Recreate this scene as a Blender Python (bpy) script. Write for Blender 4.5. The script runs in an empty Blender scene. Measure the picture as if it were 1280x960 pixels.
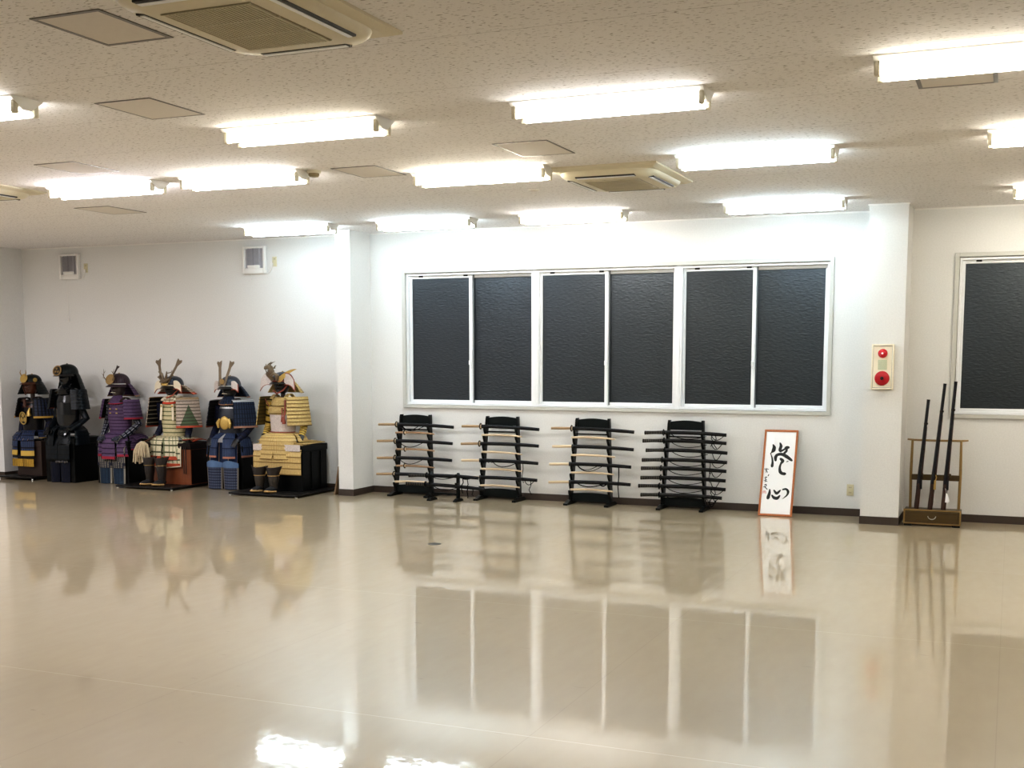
import bpy, bmesh, math, random
from mathutils import Vector, Matrix
random.seed(7)
scene = bpy.context.scene
COL = scene.collection
PI = math.pi
H = 2.987            # ceiling height
def rad(a): return a * PI / 180
def lerp(a, b, t): return a + (b - a) * t

# ------------------------------------------------------------------ mesh collector
class MB:
    def __init__(self):
        self.v = []; self.f = []; self.uv = {}; self.inner = set()
    def add(self, verts, faces, uvs=None):
        o = len(self.v)
        self.v += [tuple(p) for p in verts]
        for i, fc in enumerate(faces):
            if uvs is not None: self.uv[len(self.f)] = [uvs[k] for k in fc]
            self.f.append([k + o for k in fc])
        return self
    def box(self, x0, x1, y0, y1, z0, z1, bev=0.0, M=None):
        bm = bmesh.new()
        bmesh.ops.create_cube(bm, size=1)
        for w in bm.verts:
            w.co = Vector(((x0 + x1) / 2 + w.co.x * (x1 - x0), (y0 + y1) / 2 + w.co.y * (y1 - y0), (z0 + z1) / 2 + w.co.z * (z1 - z0)))
        if bev > 0:
            bmesh.ops.bevel(bm, geom=list(bm.edges), offset=bev, segments=2, affect='EDGES', profile=0.5)
        bm.verts.index_update()
        vs = [(M @ w.co) if M else w.co.copy() for w in bm.verts]
        fs = [[w.index for w in f.verts] for f in bm.faces]
        bm.free()
        return self.add(vs, fs)
    def prism(self, poly, t, M=None):
        """polygon in local xz, extruded along y from -t/2 to t/2"""
        n = len(poly)
        vs = [Vector((x, -t / 2, z)) for x, z in poly] + [Vector((x, t / 2, z)) for x, z in poly]
        if M: vs = [M @ w for w in vs]
        fs = [list(range(n)), list(range(2 * n - 1, n - 1, -1))]
        for i in range(n):
            j = (i + 1) % n
            fs.append([j, i, i + n, j + n])
        return self.add(vs, fs)
    def tube(self, pts, radii, n=8, sx=1.0, sz=1.0, caps=True, up=None):
        pts = [Vector(p) for p in pts]
        if not hasattr(radii, '__len__'): radii = [radii] * len(pts)
        rings = []; prev = None
        for i, p in enumerate(pts):
            d = (pts[min(i + 1, len(pts) - 1)] - pts[max(i - 1, 0)])
            if d.length < 1e-9: d = Vector((0, 0, 1))
            d.normalize()
            if prev is None:
                ref = Vector(up) if up else (Vector((0, 0, 1)) if abs(d.z) < .9 else Vector((1, 0, 0)))
                a = d.cross(ref).normalized()
            else:
                a = (prev - d * prev.dot(d)).normalized()
            prev = a
            b = d.cross(a).normalized()
            rings.append([p + a * (radii[i] * sx * math.cos(2 * PI * k / n)) + b * (radii[i] * sz * math.sin(2 * PI * k / n)) for k in range(n)])
        vs = [q for r in rings for q in r]; fs = []; uv = []
        m = len(rings)
        for i in range(m):
            for k in range(n): uv.append((k / n, i / max(1, m - 1)))
        for i in range(m - 1):
            for k in range(n):
                k2 = (k + 1) % n
                fs.append([i * n + k, i * n + k2, (i + 1) * n + k2, (i + 1) * n + k])
        if caps:
            fs.append(list(range(n))[::-1]); fs.append([(m - 1) * n + k for k in range(n)])
        return self.add(vs, fs, uv)
    def lathe(self, prof, n=24, M=None, caps=True):
        """profile of (r, z) revolved about z"""
        vs = []; fs = []
        for r, z in prof:
            for k in range(n):
                a = 2 * PI * k / n
                w = Vector((r * math.cos(a), r * math.sin(a), z)); vs.append((M @ w) if M else w)
        m = len(prof)
        for i in range(m - 1):
            for k in range(n):
                k2 = (k + 1) % n
                fs.append([i * n + k, i * n + k2, (i + 1) * n + k2, (i + 1) * n + k])
        if caps:
            fs.append(list(range(n))[::-1]); fs.append([(m - 1) * n + k for k in range(n)])
        return self.add(vs, fs)
    def sheet(self, fn, nu=12, lames=6, amp=.004, t=.006, sub=1, closed=False, sign=1.0):
        """curved plate fn(u,v), stepped into horizontal lames, with thickness"""
        rows = []
        for i in range(lames):
            for s in range(sub + 1):
                f = s / sub
                rows.append(((i + f) / lames, amp * f))
        def nrm(u, v):
            e = 1e-3
            a = fn(min(u + e, 1), v) - fn(max(u - e, 0), v)
            b = fn(u, min(v + e, 1)) - fn(u, max(v - e, 0))
            c = b.cross(a)
            return c.normalized() * sign if c.length > 1e-12 else Vector((0, -1, 0))
        cols = nu if closed else nu + 1
        O = []; I = []; uv = []
        for v, off in rows:
            for k in range(cols):
                u = k / nu
                p = fn(u, v); q = nrm(u, v)
                O.append(p + q * off); I.append(p - q * t)
                uv.append((u, v))
        m = len(rows); N = len(O)
        vs = O + I; uvs = uv + uv; fs = []
        rng = range(nu)
        for i in range(m - 1):
            for k in rng:
                k2 = (k + 1) % cols
                fs.append([i * cols + k, i * cols + k2, (i + 1) * cols + k2, (i + 1) * cols + k])
                self.inner.add(len(self.f) + len(fs))
                fs.append([N + i * cols + k, N + (i + 1) * cols + k, N + (i + 1) * cols + k2, N + i * cols + k2])
        for k in rng:
            k2 = (k + 1) % cols
            fs.append([k2, k, N + k, N + k2])
            b = (m - 1) * cols
            fs.append([b + k, b + k2, N + b + k2, N + b + k])
        if not closed:
            for i in range(m - 1):
                fs.append([i * cols, (i + 1) * cols, N + (i + 1) * cols, N + i * cols])
                e = cols - 1
                fs.append([(i + 1) * cols + e, i * cols + e, N + i * cols + e, N + (i + 1) * cols + e])
        return self.add(vs, fs, uvs)

def obj(name, mb, mat, parent=None, smooth=None, loc=None, inner=None):
    me = bpy.data.meshes.new(name)
    me.from_pydata(mb.v, [], mb.f)
    if mb.uv:
        ul = me.uv_layers.new(name='UVMap')
        for p in me.polygons:
            u = mb.uv.get(p.index)
            if u:
                for k, li in enumerate(p.loop_indices): ul.data[li].uv = u[k]
    bm = bmesh.new(); bm.from_mesh(me)
    bmesh.ops.recalc_face_normals(bm, faces=bm.faces)
    bm.to_mesh(me); bm.free()
    if smooth:
        me.polygons.foreach_set('use_smooth', [True] * len(me.polygons))
        me.set_sharp_from_angle(angle=rad(smooth))
    me.materials.append(mat)
    if inner:
        me.materials.append(inner)
        for i in mb.inner: me.polygons[i].material_index = 1
    o = bpy.data.objects.new(name, me)
    COL.objects.link(o)
    if parent: o.parent = parent
    if loc: o.location = loc
    return o
def tag(o, label, cat, group=None):
    o['label'] = label; o['category'] = cat
    if group: o['group'] = group
    return o
def thing(name, label, cat, loc=(0, 0, 0), rotz=0, group=None):
    o = bpy.data.objects.new(name, None); COL.objects.link(o)
    o.location = loc; o.rotation_euler = (0, 0, rotz); o.empty_display_size = .1
    return tag(o, label, cat, group)
def struct(name, mb, mat, smooth=None, parent=None):
    o = obj(name, mb, mat, parent, smooth)
    if not parent: o['kind'] = 'structure'
    return o

# ------------------------------------------------------------------ materials
def s2l(c):
    return tuple((x / 12.92 if x <= .04045 else ((x + .055) / 1.055) ** 2.4) for x in c)
def rgb(r, g, b): return s2l((r / 255, g / 255, b / 255)) + (1.0,)
def newmat(name):
    m = bpy.data.materials.new(name); m.use_nodes = True
    nt = m.node_tree
    return m, nt, nt.nodes['Principled BSDF']
def N(nt, t, **kw):
    n = nt.nodes.new(t)
    for k, v in kw.items(): setattr(n, k, v)
    return n
def math_(nt, op, a, b=None):
    n = N(nt, 'ShaderNodeMath', operation=op)
    for i, x in enumerate((a, b)):
        if x is None: continue
        if isinstance(x, (int, float)): n.inputs[i].default_value = x
        else: nt.links.new(x, n.inputs[i])
    return n.outputs[0]
def mix_(nt, fac, a, b):
    n = N(nt, 'ShaderNodeMix', data_type='RGBA')
    if isinstance(fac, (int, float)): n.inputs[0].default_value = fac
    else: nt.links.new(fac, n.inputs[0])
    for i, x in ((6, a), (7, b)):
        if isinstance(x, tuple): n.inputs[i].default_value = x
        else: nt.links.new(x, n.inputs[i])
    return n.outputs[2]
def plain(name, col, rough=.5, metal=0.0, noise=.12, scale=30, spec=.5, bump=0.0, coat=0.0):
    m, nt, b = newmat(name)
    tc = N(nt, 'ShaderNodeTexCoord')
    ns = N(nt, 'ShaderNodeTexNoise'); ns.inputs['Scale'].default_value = scale; ns.inputs['Detail'].default_value = 3
    nt.links.new(tc.outputs['Object'], ns.inputs['Vector'])
    dk = tuple(c * (1 - noise) for c in col[:3]) + (1,); lt = tuple(min(1, c * (1 + noise)) for c in col[:3]) + (1,)
    nt.links.new(mix_(nt, ns.outputs[0], dk, lt), b.inputs['Base Color'])
    b.inputs['Roughness'].default_value = rough; b.inputs['Metallic'].default_value = metal
    b.inputs['Specular IOR Level'].default_value = spec
    b.inputs['Coat Weight'].default_value = coat
    if bump:
        bp = N(nt, 'ShaderNodeBump'); bp.inputs['Strength'].default_value = bump; bp.inputs['Distance'].default_value = .01
        nt.links.new(ns.outputs[0], bp.inputs['Height']); nt.links.new(bp.outputs[0], b.inputs['Normal'])
    return m
def wood(name, c1, c2, scale=6, rough=.45, axis='X'):
    m, nt, b = newmat(name)
    tc = N(nt, 'ShaderNodeTexCoord'); mp = N(nt, 'ShaderNodeMapping')
    sc = {'X': (1, 12, 12), 'Y': (12, 1, 12), 'Z': (12, 12, 1)}[axis]
    mp.inputs['Scale'].default_value = sc
    nt.links.new(tc.outputs['Object'], mp.inputs[0])
    ns = N(nt, 'ShaderNodeTexNoise'); ns.inputs['Scale'].default_value = scale; ns.inputs['Detail'].default_value = 5
    nt.links.new(mp.outputs[0], ns.inputs['Vector'])
    nt.links.new(mix_(nt, ns.outputs[0], c1, c2), b.inputs['Base Color'])
    b.inputs['Roughness'].default_value = rough
    return m
def emit(name, col, strength):
    m, nt, b = newmat(name)
    b.inputs['Base Color'].default_value = (1, 1, 1, 1)
    b.inputs['Emission Color'].default_value = col; b.inputs['Emission Strength'].default_value = strength
    return m
def lace(name, base, alt=None, gap=(.01, .01, .012, 1), rows=6, gapw=.16, cols=0, colw=.5, hem=None, hemw=.08, rough=.5, metal=0.0, tri=None, edge=None, edgew=.06):
    """lacquered scales laced in rows, drawn from the plate's own u (across) and v (down)"""
    m, nt, b = newmat(name)
    tc = N(nt, 'ShaderNodeTexCoord'); sp = N(nt, 'ShaderNodeSeparateXYZ')
    nt.links.new(tc.outputs['UV'], sp.inputs[0])
    u, v = sp.outputs[0], sp.outputs[1]
    c = base
    ns = N(nt, 'ShaderNodeTexNoise'); ns.inputs['Scale'].default_value = 60
    nt.links.new(tc.outputs['Object'], ns.inputs['Vector'])
    c = mix_(nt, ns.outputs[0], tuple(x * .65 for x in base[:3]) + (1,), tuple(min(1, x * 1.3) for x in base[:3]) + (1,))
    if tri:
        w = math_(nt, 'MULTIPLY', math_(nt, 'SUBTRACT', v, .22), .52)
        d = math_(nt, 'ABSOLUTE', math_(nt, 'SUBTRACT', u, .5))
        c = mix_(nt, math_(nt, 'LESS_THAN', d, w), c, tri)
    if cols:
        f = math_(nt, 'FRACT', math_(nt, 'MULTIPLY', u, cols))
        c = mix_(nt, math_(nt, 'LESS_THAN', f, colw), c, alt or gap)
    if rows:
        f = math_(nt, 'FRACT', math_(nt, 'MULTIPLY', v, rows))
        c = mix_(nt, math_(nt, 'GREATER_THAN', f, 1 - gapw), c, gap)
    if edge:
        d = math_(nt, 'ABSOLUTE', math_(nt, 'SUBTRACT', u, .5))
        c = mix_(nt, math_(nt, 'GREATER_THAN', d, .5 - edgew), c, edge)
    if hem:
        c = mix_(nt, math_(nt, 'GREATER_THAN', v, 1 - hemw), c, hem)
    nt.links.new(c, b.inputs['Base Color'])
    b.inputs['Roughness'].default_value = rough; b.inputs['Metallic'].default_value = metal
    b.inputs['Specular IOR Level'].default_value = .2
    bp = N(nt, 'ShaderNodeBump'); bp.inputs['Strength'].default_value = .3; bp.inputs['Distance'].default_value = .004
    nt.links.new(ns.outputs[0], bp.inputs['Height']); nt.links.new(bp.outputs[0], b.inputs['Normal'])
    return m

def mat_wall():
    m, nt, b = newmat('wallpaper')
    tc = N(nt, 'ShaderNodeTexCoord')
    ns = N(nt, 'ShaderNodeTexNoise'); ns.inputs['Scale'].default_value = 70; ns.inputs['Detail'].default_value = 4
    nt.links.new(tc.outputs['Object'], ns.inputs['Vector'])
    big = N(nt, 'ShaderNodeTexNoise'); big.inputs['Scale'].default_value = 1.2
    nt.links.new(tc.outputs['Object'], big.inputs['Vector'])
    c = mix_(nt, ns.outputs[0], rgb(212, 212, 210), rgb(230, 230, 228))
    c = mix_(nt, math_(nt, 'MULTIPLY', big.outputs[0], .25), c, rgb(214, 211, 204))
    nt.links.new(c, b.inputs['Base Color'])
    b.inputs['Roughness'].default_value = .7; b.inputs['Specular IOR Level'].default_value = .25
    bp = N(nt, 'ShaderNodeBump'); bp.inputs['Strength'].default_value = .25; bp.inputs['Distance'].default_value = .004
    nt.links.new(ns.outputs[0], bp.inputs['Height']); nt.links.new(bp.outputs[0], b.inputs['Normal'])
    return m
def mat_ceiling():
    m, nt, b = newmat('ceiling_board')
    tc = N(nt, 'ShaderNodeTexCoord')
    mp = N(nt, 'ShaderNodeMapping'); mp.inputs['Scale'].default_value = (32, 95, 1)
    nt.links.new(tc.outputs['Object'], mp.inputs[0])
    ns = N(nt, 'ShaderNodeTexNoise'); ns.inputs['Scale'].default_value = 1.0; ns.inputs['Detail'].default_value = 1.5; ns.inputs['Roughness'].default_value = .4
    nt.links.new(mp.outputs[0], ns.inputs['Vector'])
    r = N(nt, 'ShaderNodeMapRange'); r.inputs[1].default_value = .625; r.inputs[2].default_value = .68
    nt.links.new(ns.outputs[0], r.inputs[0])
    fine = N(nt, 'ShaderNodeTexNoise'); fine.inputs['Scale'].default_value = 120
    nt.links.new(tc.outputs['Object'], fine.inputs['Vector'])
    c = mix_(nt, fine.outputs[0], rgb(220, 218, 217), rgb(234, 232, 231))
    c = mix_(nt, math_(nt, 'MULTIPLY', r.outputs[0], .62), c, rgb(104, 94, 84))
    # board joints, faint, every 0.9 m across rows and 1.8 m along them
    sp = N(nt, 'ShaderNodeSeparateXYZ'); nt.links.new(tc.outputs['Object'], sp.inputs[0])
    f = math_(nt, 'FRACT', math_(nt, 'MULTIPLY', sp.outputs[1], 1 / .9))
    c = mix_(nt, math_(nt, 'MULTIPLY', math_(nt, 'LESS_THAN', f, .006), .35), c, rgb(96, 86, 76))
    nt.links.new(c, b.inputs['Base Color'])
    b.inputs['Roughness'].default_value = .85; b.inputs['Specular IOR Level'].default_value = .2
    bp = N(nt, 'ShaderNodeBump'); bp.inputs['Strength'].default_value = .5; bp.inputs['Distance'].default_value = .003; bp.invert = True
    nt.links.new(r.outputs[0], bp.inputs['Height']); nt.links.new(bp.outputs[0], b.inputs['Normal'])
    return m
def mat_floor():
    m, nt, b = newmat('waxed_vinyl_floor')
    tc = N(nt, 'ShaderNodeTexCoord')
    big = N(nt, 'ShaderNodeTexNoise'); big.inputs['Scale'].default_value = .9; big.inputs['Detail'].default_value = 5
    nt.links.new(tc.outputs['Object'], big.inputs['Vector'])
    mp = N(nt, 'ShaderNodeMapping'); mp.inputs['Scale'].default_value = (5, 1.3, 1); mp.inputs['Rotation'].default_value = (0, 0, rad(18))
    nt.links.new(tc.outputs['Object'], mp.inputs[0])
    st = N(nt, 'ShaderNodeTexNoise'); st.inputs['Scale'].default_value = 3; st.inputs['Detail'].default_value = 6
    nt.links.new(mp.outputs[0], st.inputs['Vector'])
    c = mix_(nt, big.outputs[0], rgb(174, 159, 132), rgb(190, 176, 149))
    c = mix_(nt, math_(nt, 'MULTIPLY', st.outputs[0], .3), c, rgb(170, 154, 130))
    # sheet joints: two fine lines running into the room
    sp = N(nt, 'ShaderNodeSeparateXYZ'); nt.links.new(tc.outputs['Object'], sp.inputs[0])
    f = math_(nt, 'FRACT', math_(nt, 'MULTIPLY', sp.outputs[0], 1 / 1.82))
    c = mix_(nt, math_(nt, 'MULTIPLY', math_(nt, 'LESS_THAN', f, .0022), .2), c, rgb(120, 104, 84))
    f2 = math_(nt, 'FRACT', math_(nt, 'MULTIPLY', math_(nt, 'ADD', sp.outputs[1], .35), 1 / 2.4))
    c = mix_(nt, math_(nt, 'MULTIPLY', math_(nt, 'LESS_THAN', f2, .0025), .4), c, rgb(226, 214, 192))
    # scuffs
    sm = N(nt, 'ShaderNodeMapping'); sm.inputs['Scale'].default_value = (7, 40, 1); sm.inputs['Rotation'].default_value = (0, 0, rad(-24))
    nt.links.new(tc.outputs['Object'], sm.inputs[0])
    sc = N(nt, 'ShaderNodeTexNoise'); sc.inputs['Scale'].default_value = .8; sc.inputs['Detail'].default_value = 2
    nt.links.new(sm.outputs[0], sc.inputs['Vector'])
    sr = N(nt, 'ShaderNodeMapRange'); sr.inputs[1].default_value = .74; sr.inputs[2].default_value = .78
    nt.links.new(sc.outputs[0], sr.inputs[0])
    c = mix_(nt, math_(nt, 'MULTIPLY', sr.outputs[0], .5), c, rgb(110, 96, 80))
    nt.links.new(c, b.inputs['Base Color'])
    rr = N(nt, 'ShaderNodeMapRange'); rr.inputs[3].default_value = .32; rr.inputs[4].default_value = .42
    nt.links.new(st.outputs[0], rr.inputs[0]); nt.links.new(rr.outputs[0], b.inputs['Roughness'])
    b.inputs['Specular IOR Level'].default_value = .4
    b.inputs['Coat Weight'].default_value = .95; cr = N(nt, 'ShaderNodeMapRange'); cr.inputs[1].default_value = .3; cr.inputs[2].default_value = .7; cr.inputs[3].default_value = .02; cr.inputs[4].default_value = .075; nt.links.new(big.outputs[0], cr.inputs[0]); nt.links.new(cr.outputs[0], b.inputs['Coat Roughness']); b.inputs['Coat IOR'].default_value = 1.52
    w = N(nt, 'ShaderNodeTexNoise'); w.inputs['Scale'].default_value = 22; w.inputs['Detail'].default_value = 5; w.inputs['Roughness'].default_value = .6
    nt.links.new(tc.outputs['Object'], w.inputs['Vector'])
    def vm(op, x, y):
        n = N(nt, 'ShaderNodeVectorMath', operation=op)
        nt.links.new(x, n.inputs[0])
        if isinstance(y, tuple): n.inputs[1].default_value = y
        elif y is not None: nt.links.new(y, n.inputs[1])
        return n.outputs[0]
    ge = N(nt, 'ShaderNodeNewGeometry')
    nn = vm('NORMALIZE', vm('ADD', vm('MULTIPLY', vm('SUBTRACT', w.outputs['Color'], (.5, .5, .5)), (.026, .026, 0)), ge.outputs['Normal']), None)
    nt.links.new(nn, b.inputs['Normal']); nt.links.new(nn, b.inputs['Coat Normal'])
    return m
def mat_glass():
    m, nt, b = newmat('dark_figured_glass')
    tc = N(nt, 'ShaderNodeTexCoord')
    mp = N(nt, 'ShaderNodeMapping'); mp.inputs['Scale'].default_value = (22, 1, 70)
    nt.links.new(tc.outputs['Object'], mp.inputs[0])
    ns = N(nt, 'ShaderNodeTexNoise'); ns.inputs['Scale'].default_value = 1; ns.inputs['Detail'].default_value = 2
    nt.links.new(mp.outputs[0], ns.inputs['Vector'])
    b.inputs['Base Color'].default_value = rgb(17, 20, 23)
    b.inputs['Roughness'].default_value = .40
    b.inputs['Specular IOR Level'].default_value = .75
    b.inputs['Specular Tint'].default_value = (.82, .92, 1, 1)
    bp = N(nt, 'ShaderNodeBump'); bp.inputs['Strength'].default_value = .35; bp.inputs['Distance'].default_value = .01
    nt.links.new(ns.outputs[0], bp.inputs['Height']); nt.links.new(bp.outputs[0], b.inputs['Normal'])
    return m

M = {}
M['wall'] = mat_wall(); M['ceiling'] = mat_ceiling(); M['floor'] = mat_floor(); M['glass'] = mat_glass()
M['base'] = plain('dark_vinyl_skirting', rgb(62, 52, 45), .45, noise=.1)
M['white_trim'] = plain('white_trim', rgb(232, 230, 226), .5, noise=.03)
M['casing'] = plain('beige_casing', rgb(190, 190, 184), .45, noise=.01)
M['alu'] = plain('brushed_aluminium', rgb(236, 238, 240), .35, .0, noise=.04)
M['alu_dark'] = plain('grey_aluminium', rgb(120, 124, 126), .35, .5, noise=.05)
M['black_plastic'] = plain('black_plastic', rgb(22, 22, 22), .4)
M['fix'] = plain('white_enamel', rgb(232, 231, 226), .4, noise=.03)
M['socket'] = plain('cream_lamp_socket', rgb(206, 200, 180), .45, noise=.03)
M['ac'] = plain('ivory_plastic', rgb(208, 200, 176), .45, noise=.03)
M['ac_dark'] = plain('dark_slot', rgb(36, 34, 32), .5)
M['ac_grille'] = plain('beige_grille', rgb(132, 120, 92), .5)
M['panel_frame'] = plain('grey_panel_frame', rgb(110, 106, 102), .4, .4)
M['panel'] = plain('panel_board', rgb(208, 202, 194), .8, noise=.05)
M['black_lacquer'] = plain('black_lacquer', rgb(13, 16, 16), .35, noise=.2, spec=.18)
M['green_black'] = plain('blackened_board', rgb(17, 23, 23), .45, noise=.2, spec=.15)
M['scabbard'] = plain('black_scabbard', rgb(15, 16, 18), .32, noise=.2, spec=.25)
M['cord_black'] = plain('black_cord', rgb(14, 14, 16), .8, spec=.1)
M['handle_wood'] = wood('oak_handle', rgb(132, 108, 78), rgb(166, 140, 106), 8)
M['pale_wood'] = wood('pale_wood', rgb(192, 172, 142), rgb(216, 198, 168), 8)
M['red_oak'] = wood('brown_oak', rgb(134, 106, 78), rgb(166, 136, 104), 8)
M['wrap'] = lace('black_wrapped_grip', rgb(26, 26, 28), rows=11, gapw=.3, gap=rgb(96, 92, 84), cols=4, colw=.6, alt=rgb(18, 18, 18), rough=.7)
M['guard'] = plain('dark_iron_guard', rgb(34, 28, 22), .5, .0, spec=.25)
M['stand_wood'] = wood('dark_olive_wood', rgb(58, 45, 22), rgb(84, 66, 34), 5, .3)
M['stand_edge'] = wood('bronze_stand_wood', rgb(122, 98, 56), rgb(148, 120, 72), 5, .35)
M['brass'] = plain('brass', rgb(200, 170, 110), .3, .9)
M['silver'] = plain('bright_metal', rgb(210, 210, 205), .28, .9)
M['iron'] = plain('blued_iron', rgb(34, 34, 38), .35, .3, spec=.3)
M['stock'] = wood('walnut_stock', rgb(34, 20, 14), rgb(66, 38, 24), 6, .35, 'Z')
M['paper'] = plain('white_paper', rgb(246, 246, 246), .7, noise=.01)
M['ink'] = plain('black_ink', rgb(34, 36, 36), .8)
M['seal'] = plain('red_seal_ink', rgb(206, 130, 120), .8)
M['orange_wood'] = wood('orange_wood', rgb(146, 78, 34), rgb(178, 106, 54), 6, .35, 'Z')
M['cream'] = plain('cream_enamel', rgb(238, 230, 208), .4, noise=.02)
M['red'] = plain('red_plastic', rgb(172, 34, 40), .4, spec=.3)
def mat_redlamp():
    m, nt, b = newmat('red_lamp_glass')
    b.inputs['Base Color'].default_value = rgb(150, 8, 24); b.inputs['Roughness'].default_value = .12
    b.inputs['Emission Color'].default_value = (1, .01, .03, 1); b.inputs['Emission Strength'].default_value = .12
    return m
M['redlamp'] = mat_redlamp()
M['redlamp_core'] = emit('lit_red_lamp_core', (1, .10, .18, 1), .3)
M['label_plate'] = plain('pale_green_label', rgb(190, 196, 168), .5, noise=.25, scale=140)
M['outlet'] = plain('ivory_outlet', rgb(204, 196, 164), .4, noise=.03)
M['grey_grille'] = plain('grey_vent_grille', rgb(176, 174, 178), .5)
M['slat'] = plain('grey_vent_slat', rgb(140, 138, 142), .5)
M['strip'] = wood('brown_strip_wood', rgb(120, 98, 74), rgb(146, 122, 96), 6, .5, 'Z')
M['steel'] = plain('steel_plate', rgb(110, 108, 104), .3, .8)
TUBE = {'': 17.0, '_mid': 40.0, '_wall': 44.0}   # rows nearer the camera set dimmer to balance the light
for suf, st in TUBE.items():
    M['tube_warm' + suf] = emit('lit_tube_warm' + suf, (1.0, .93, .80, 1), st)
    M['tube_white' + suf] = emit('lit_tube_white' + suf, (1.0, .98, .96, 1), st)
    M['tube_cool' + suf] = emit('lit_tube_cool' + suf, (.74, .90, 1.0, 1), st)
    M['tube_violet' + suf] = emit('lit_tube_pale' + suf, (.95, .91, 1.0, 1), st)

# ------------------------------------------------------------------ room shell
XL, XR, YF = -13.4, 4.2, -16.5
def slab(x0, x1, y0, y1, z0, z1): return MB().box(x0, x1, y0, y1, z0, z1)
struct('floor', slab(XL - .2, XR + .2, YF - .2, .2, -.1, 0), M['floor'])
struct('ceiling', slab(XL - .2, XR + .2, YF - .2, .2, H, H + .1), M['ceiling'])
WA = (-6.425, -1.697, 1.035, 2.520)     # triple window opening
WB = (-.502, 1.25, 1.035, 2.520)        # right window opening
wb = MB()
for x0, x1, z0, z1 in ((XL, WA[0], 0, H), (WA[0], WA[1], 0, WA[2]), (WA[0], WA[1], WA[3], H), (WA[1], WB[0], 0, H),
                       (WB[0], WB[1], 0, WB[2]), (WB[0], WB[1], WB[3], H), (WB[1], XR, 0, H)):
    wb.box(x0, x1, 0, .18, z0, z1)
struct('wall_back', wb, M['wall'])
struct('wall_left', slab(XL - .15, XL, YF, .18, 0, H), M['wall'])
struct('wall_right', slab(XR, XR + .15, YF, .18, 0, H), M['wall'])
struct('wall_front', slab(XL, XR, YF - .15, YF, 0, H), M['wall'])
COLS = [('left', -12.6, -12.15, -.45), ('middle', -7.07, -6.882, -.455), ('right', -1.285, -.936, -.513)]
for nm, x0, x1, y0 in COLS:
    struct('wall_%s_column' % nm, slab(x0, x1, y0, 0, 0, H), M['wall'])
    b = MB()
    b.box(x0 - .006, x1 + .006, y0 - .006, 0, 0, .075)
    struct('baseboard_%s_column' % nm, b, M['base'])
bb = MB()
for x0, x1 in ((XL, -12.6), (-12.15, -7.07), (-6.882, -1.285), (-.936, XR)):
    bb.box(x0 + .007, x1 - .007, -.006, 0, 0, .075)
struct('baseboard_back', bb, M['base'])
struct('baseboard_left', slab(XL, XL + .006, YF, 0, 0, .075), M['base'])
struct('baseboard_right', slab(XR - .006, XR, YF, 0, 0, .075), M['base'])
tr = MB()
for x0, x1 in ((XL, -12.6), (-12.15, -7.07), (-6.882, -1.285), (-.936, XR)):
    tr.box(x0 + .014, x1 - .014, -.012, 0, H - .014, H)
struct('trim_1', tr, M['white_trim'])
tr = MB()
for nm, x0, x1, y0 in COLS:
    tr.box(x0 - .012, x1 + .012, y0 - .012, y0, H - .012, H)
struct('trim_2', tr, M['white_trim'])

# ------------------------------------------------------------------ windows
def frame_ring(mb, x0, x1, z0, z1, wl, wr, wt, wb_, y0, y1, bev=0.0):
    mb.box(x0, x0 + wl, y0, y1, z0, z1, bev); mb.box(x1 - wr, x1, y0, y1, z0, z1, bev)
    mb.box(x0 + wl, x1 - wr, y0, y1, z1 - wt, z1, bev); mb.box(x0 + wl, x1 - wr, y0, y1, z0, z0 + wb_, bev)
    return mb
def window_unit(name, x0, x1, z0, z1, lock=True):
    fr = frame_ring(MB(), x0, x1, z0, z1, .02, .02, .022, .022, .012, .16)
    w = struct(name, fr, M['alu'])
    xm = (x0 + x1) / 2
    for k, (a, b, y) in enumerate(((x0 + .02, xm + .022, .055), (xm - .022, x1 - .02, .10))):
        s = frame_ring(MB(), a, b, z0 + .022, z1 - .022, .028, .034 if k else .036, .034, .03, y, y + .035, .003)
        sh = obj('sash', s, M['alu'], w)
        obj('pane', MB().box(a + .026, b - .032, y + .014, y + .02, z0 + .05, z1 - .054), M['glass'], sh)
        if k == 0:
            st = MB()
            for q in (a + .12, b - .1): st.box(q, q + .05, y - .006, y + .004, z1 - .04, z1 - .022)
            obj('stopper', st, M['black_plastic'], sh)
            if lock:
                l = MB(); l.box(b - .03, b - .008, y - .012, y, z0 + .42, z0 + .5, .004); l.box(b - .034, b - .016, y - .02, y - .01, z0 + .45, z0 + .50, .003)
                obj('latch', l, M['alu'], sh)
    gap = MB().box(xm + .022, xm + .032, .091, .097, z0 + .022, z1 - .022)
    obj('gap_strip', gap, M['alu_dark'], w)  # grey strip filling the gap between the two sashes
    return w
b1, b2 = -4.84, -3.235
for nm, a, b in (('window_1', WA[0] + .004, b1 - .022), ('window_2', b1 + .022, b2 - .022), ('window_3', b2 + .022, WA[1] - .004)):
    window_unit(nm, a, b, WA[2] + .004, WA[3] - .004)
window_unit('window_4', WB[0] + .004, WB[1] - .004, WB[2] + .004, WB[3] - .004)
mu = MB()
for x in (b1, b2): mu.box(x - .0215, x + .0215, .006, .16, WA[2], WA[3], .002)
struct('trim_3', mu, M['alu'])
for nm, W in (('trim_4', WA), ('trim_5', WB)):
    struct(nm, frame_ring(MB(), W[0] - .041, W[1] + .041, W[2] - .037, W[3] + .039, .041, .041, .039, .037, -.022, .0, .004), M['casing'])
    s = MB().box(W[0], W[1], .0, .012, W[2], W[2] + .004)
struct('night_backing_1', MB().box(WA[0], WA[1], .162, .178, WA[2], WA[3]), M['black_plastic'])  # black sheet added behind the panes, in place of the dark outside
struct('night_backing_2', MB().box(WB[0], WB[1], .162, .178, WB[2], WB[3]), M['black_plastic'])  # same added black sheet for the right window

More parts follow.
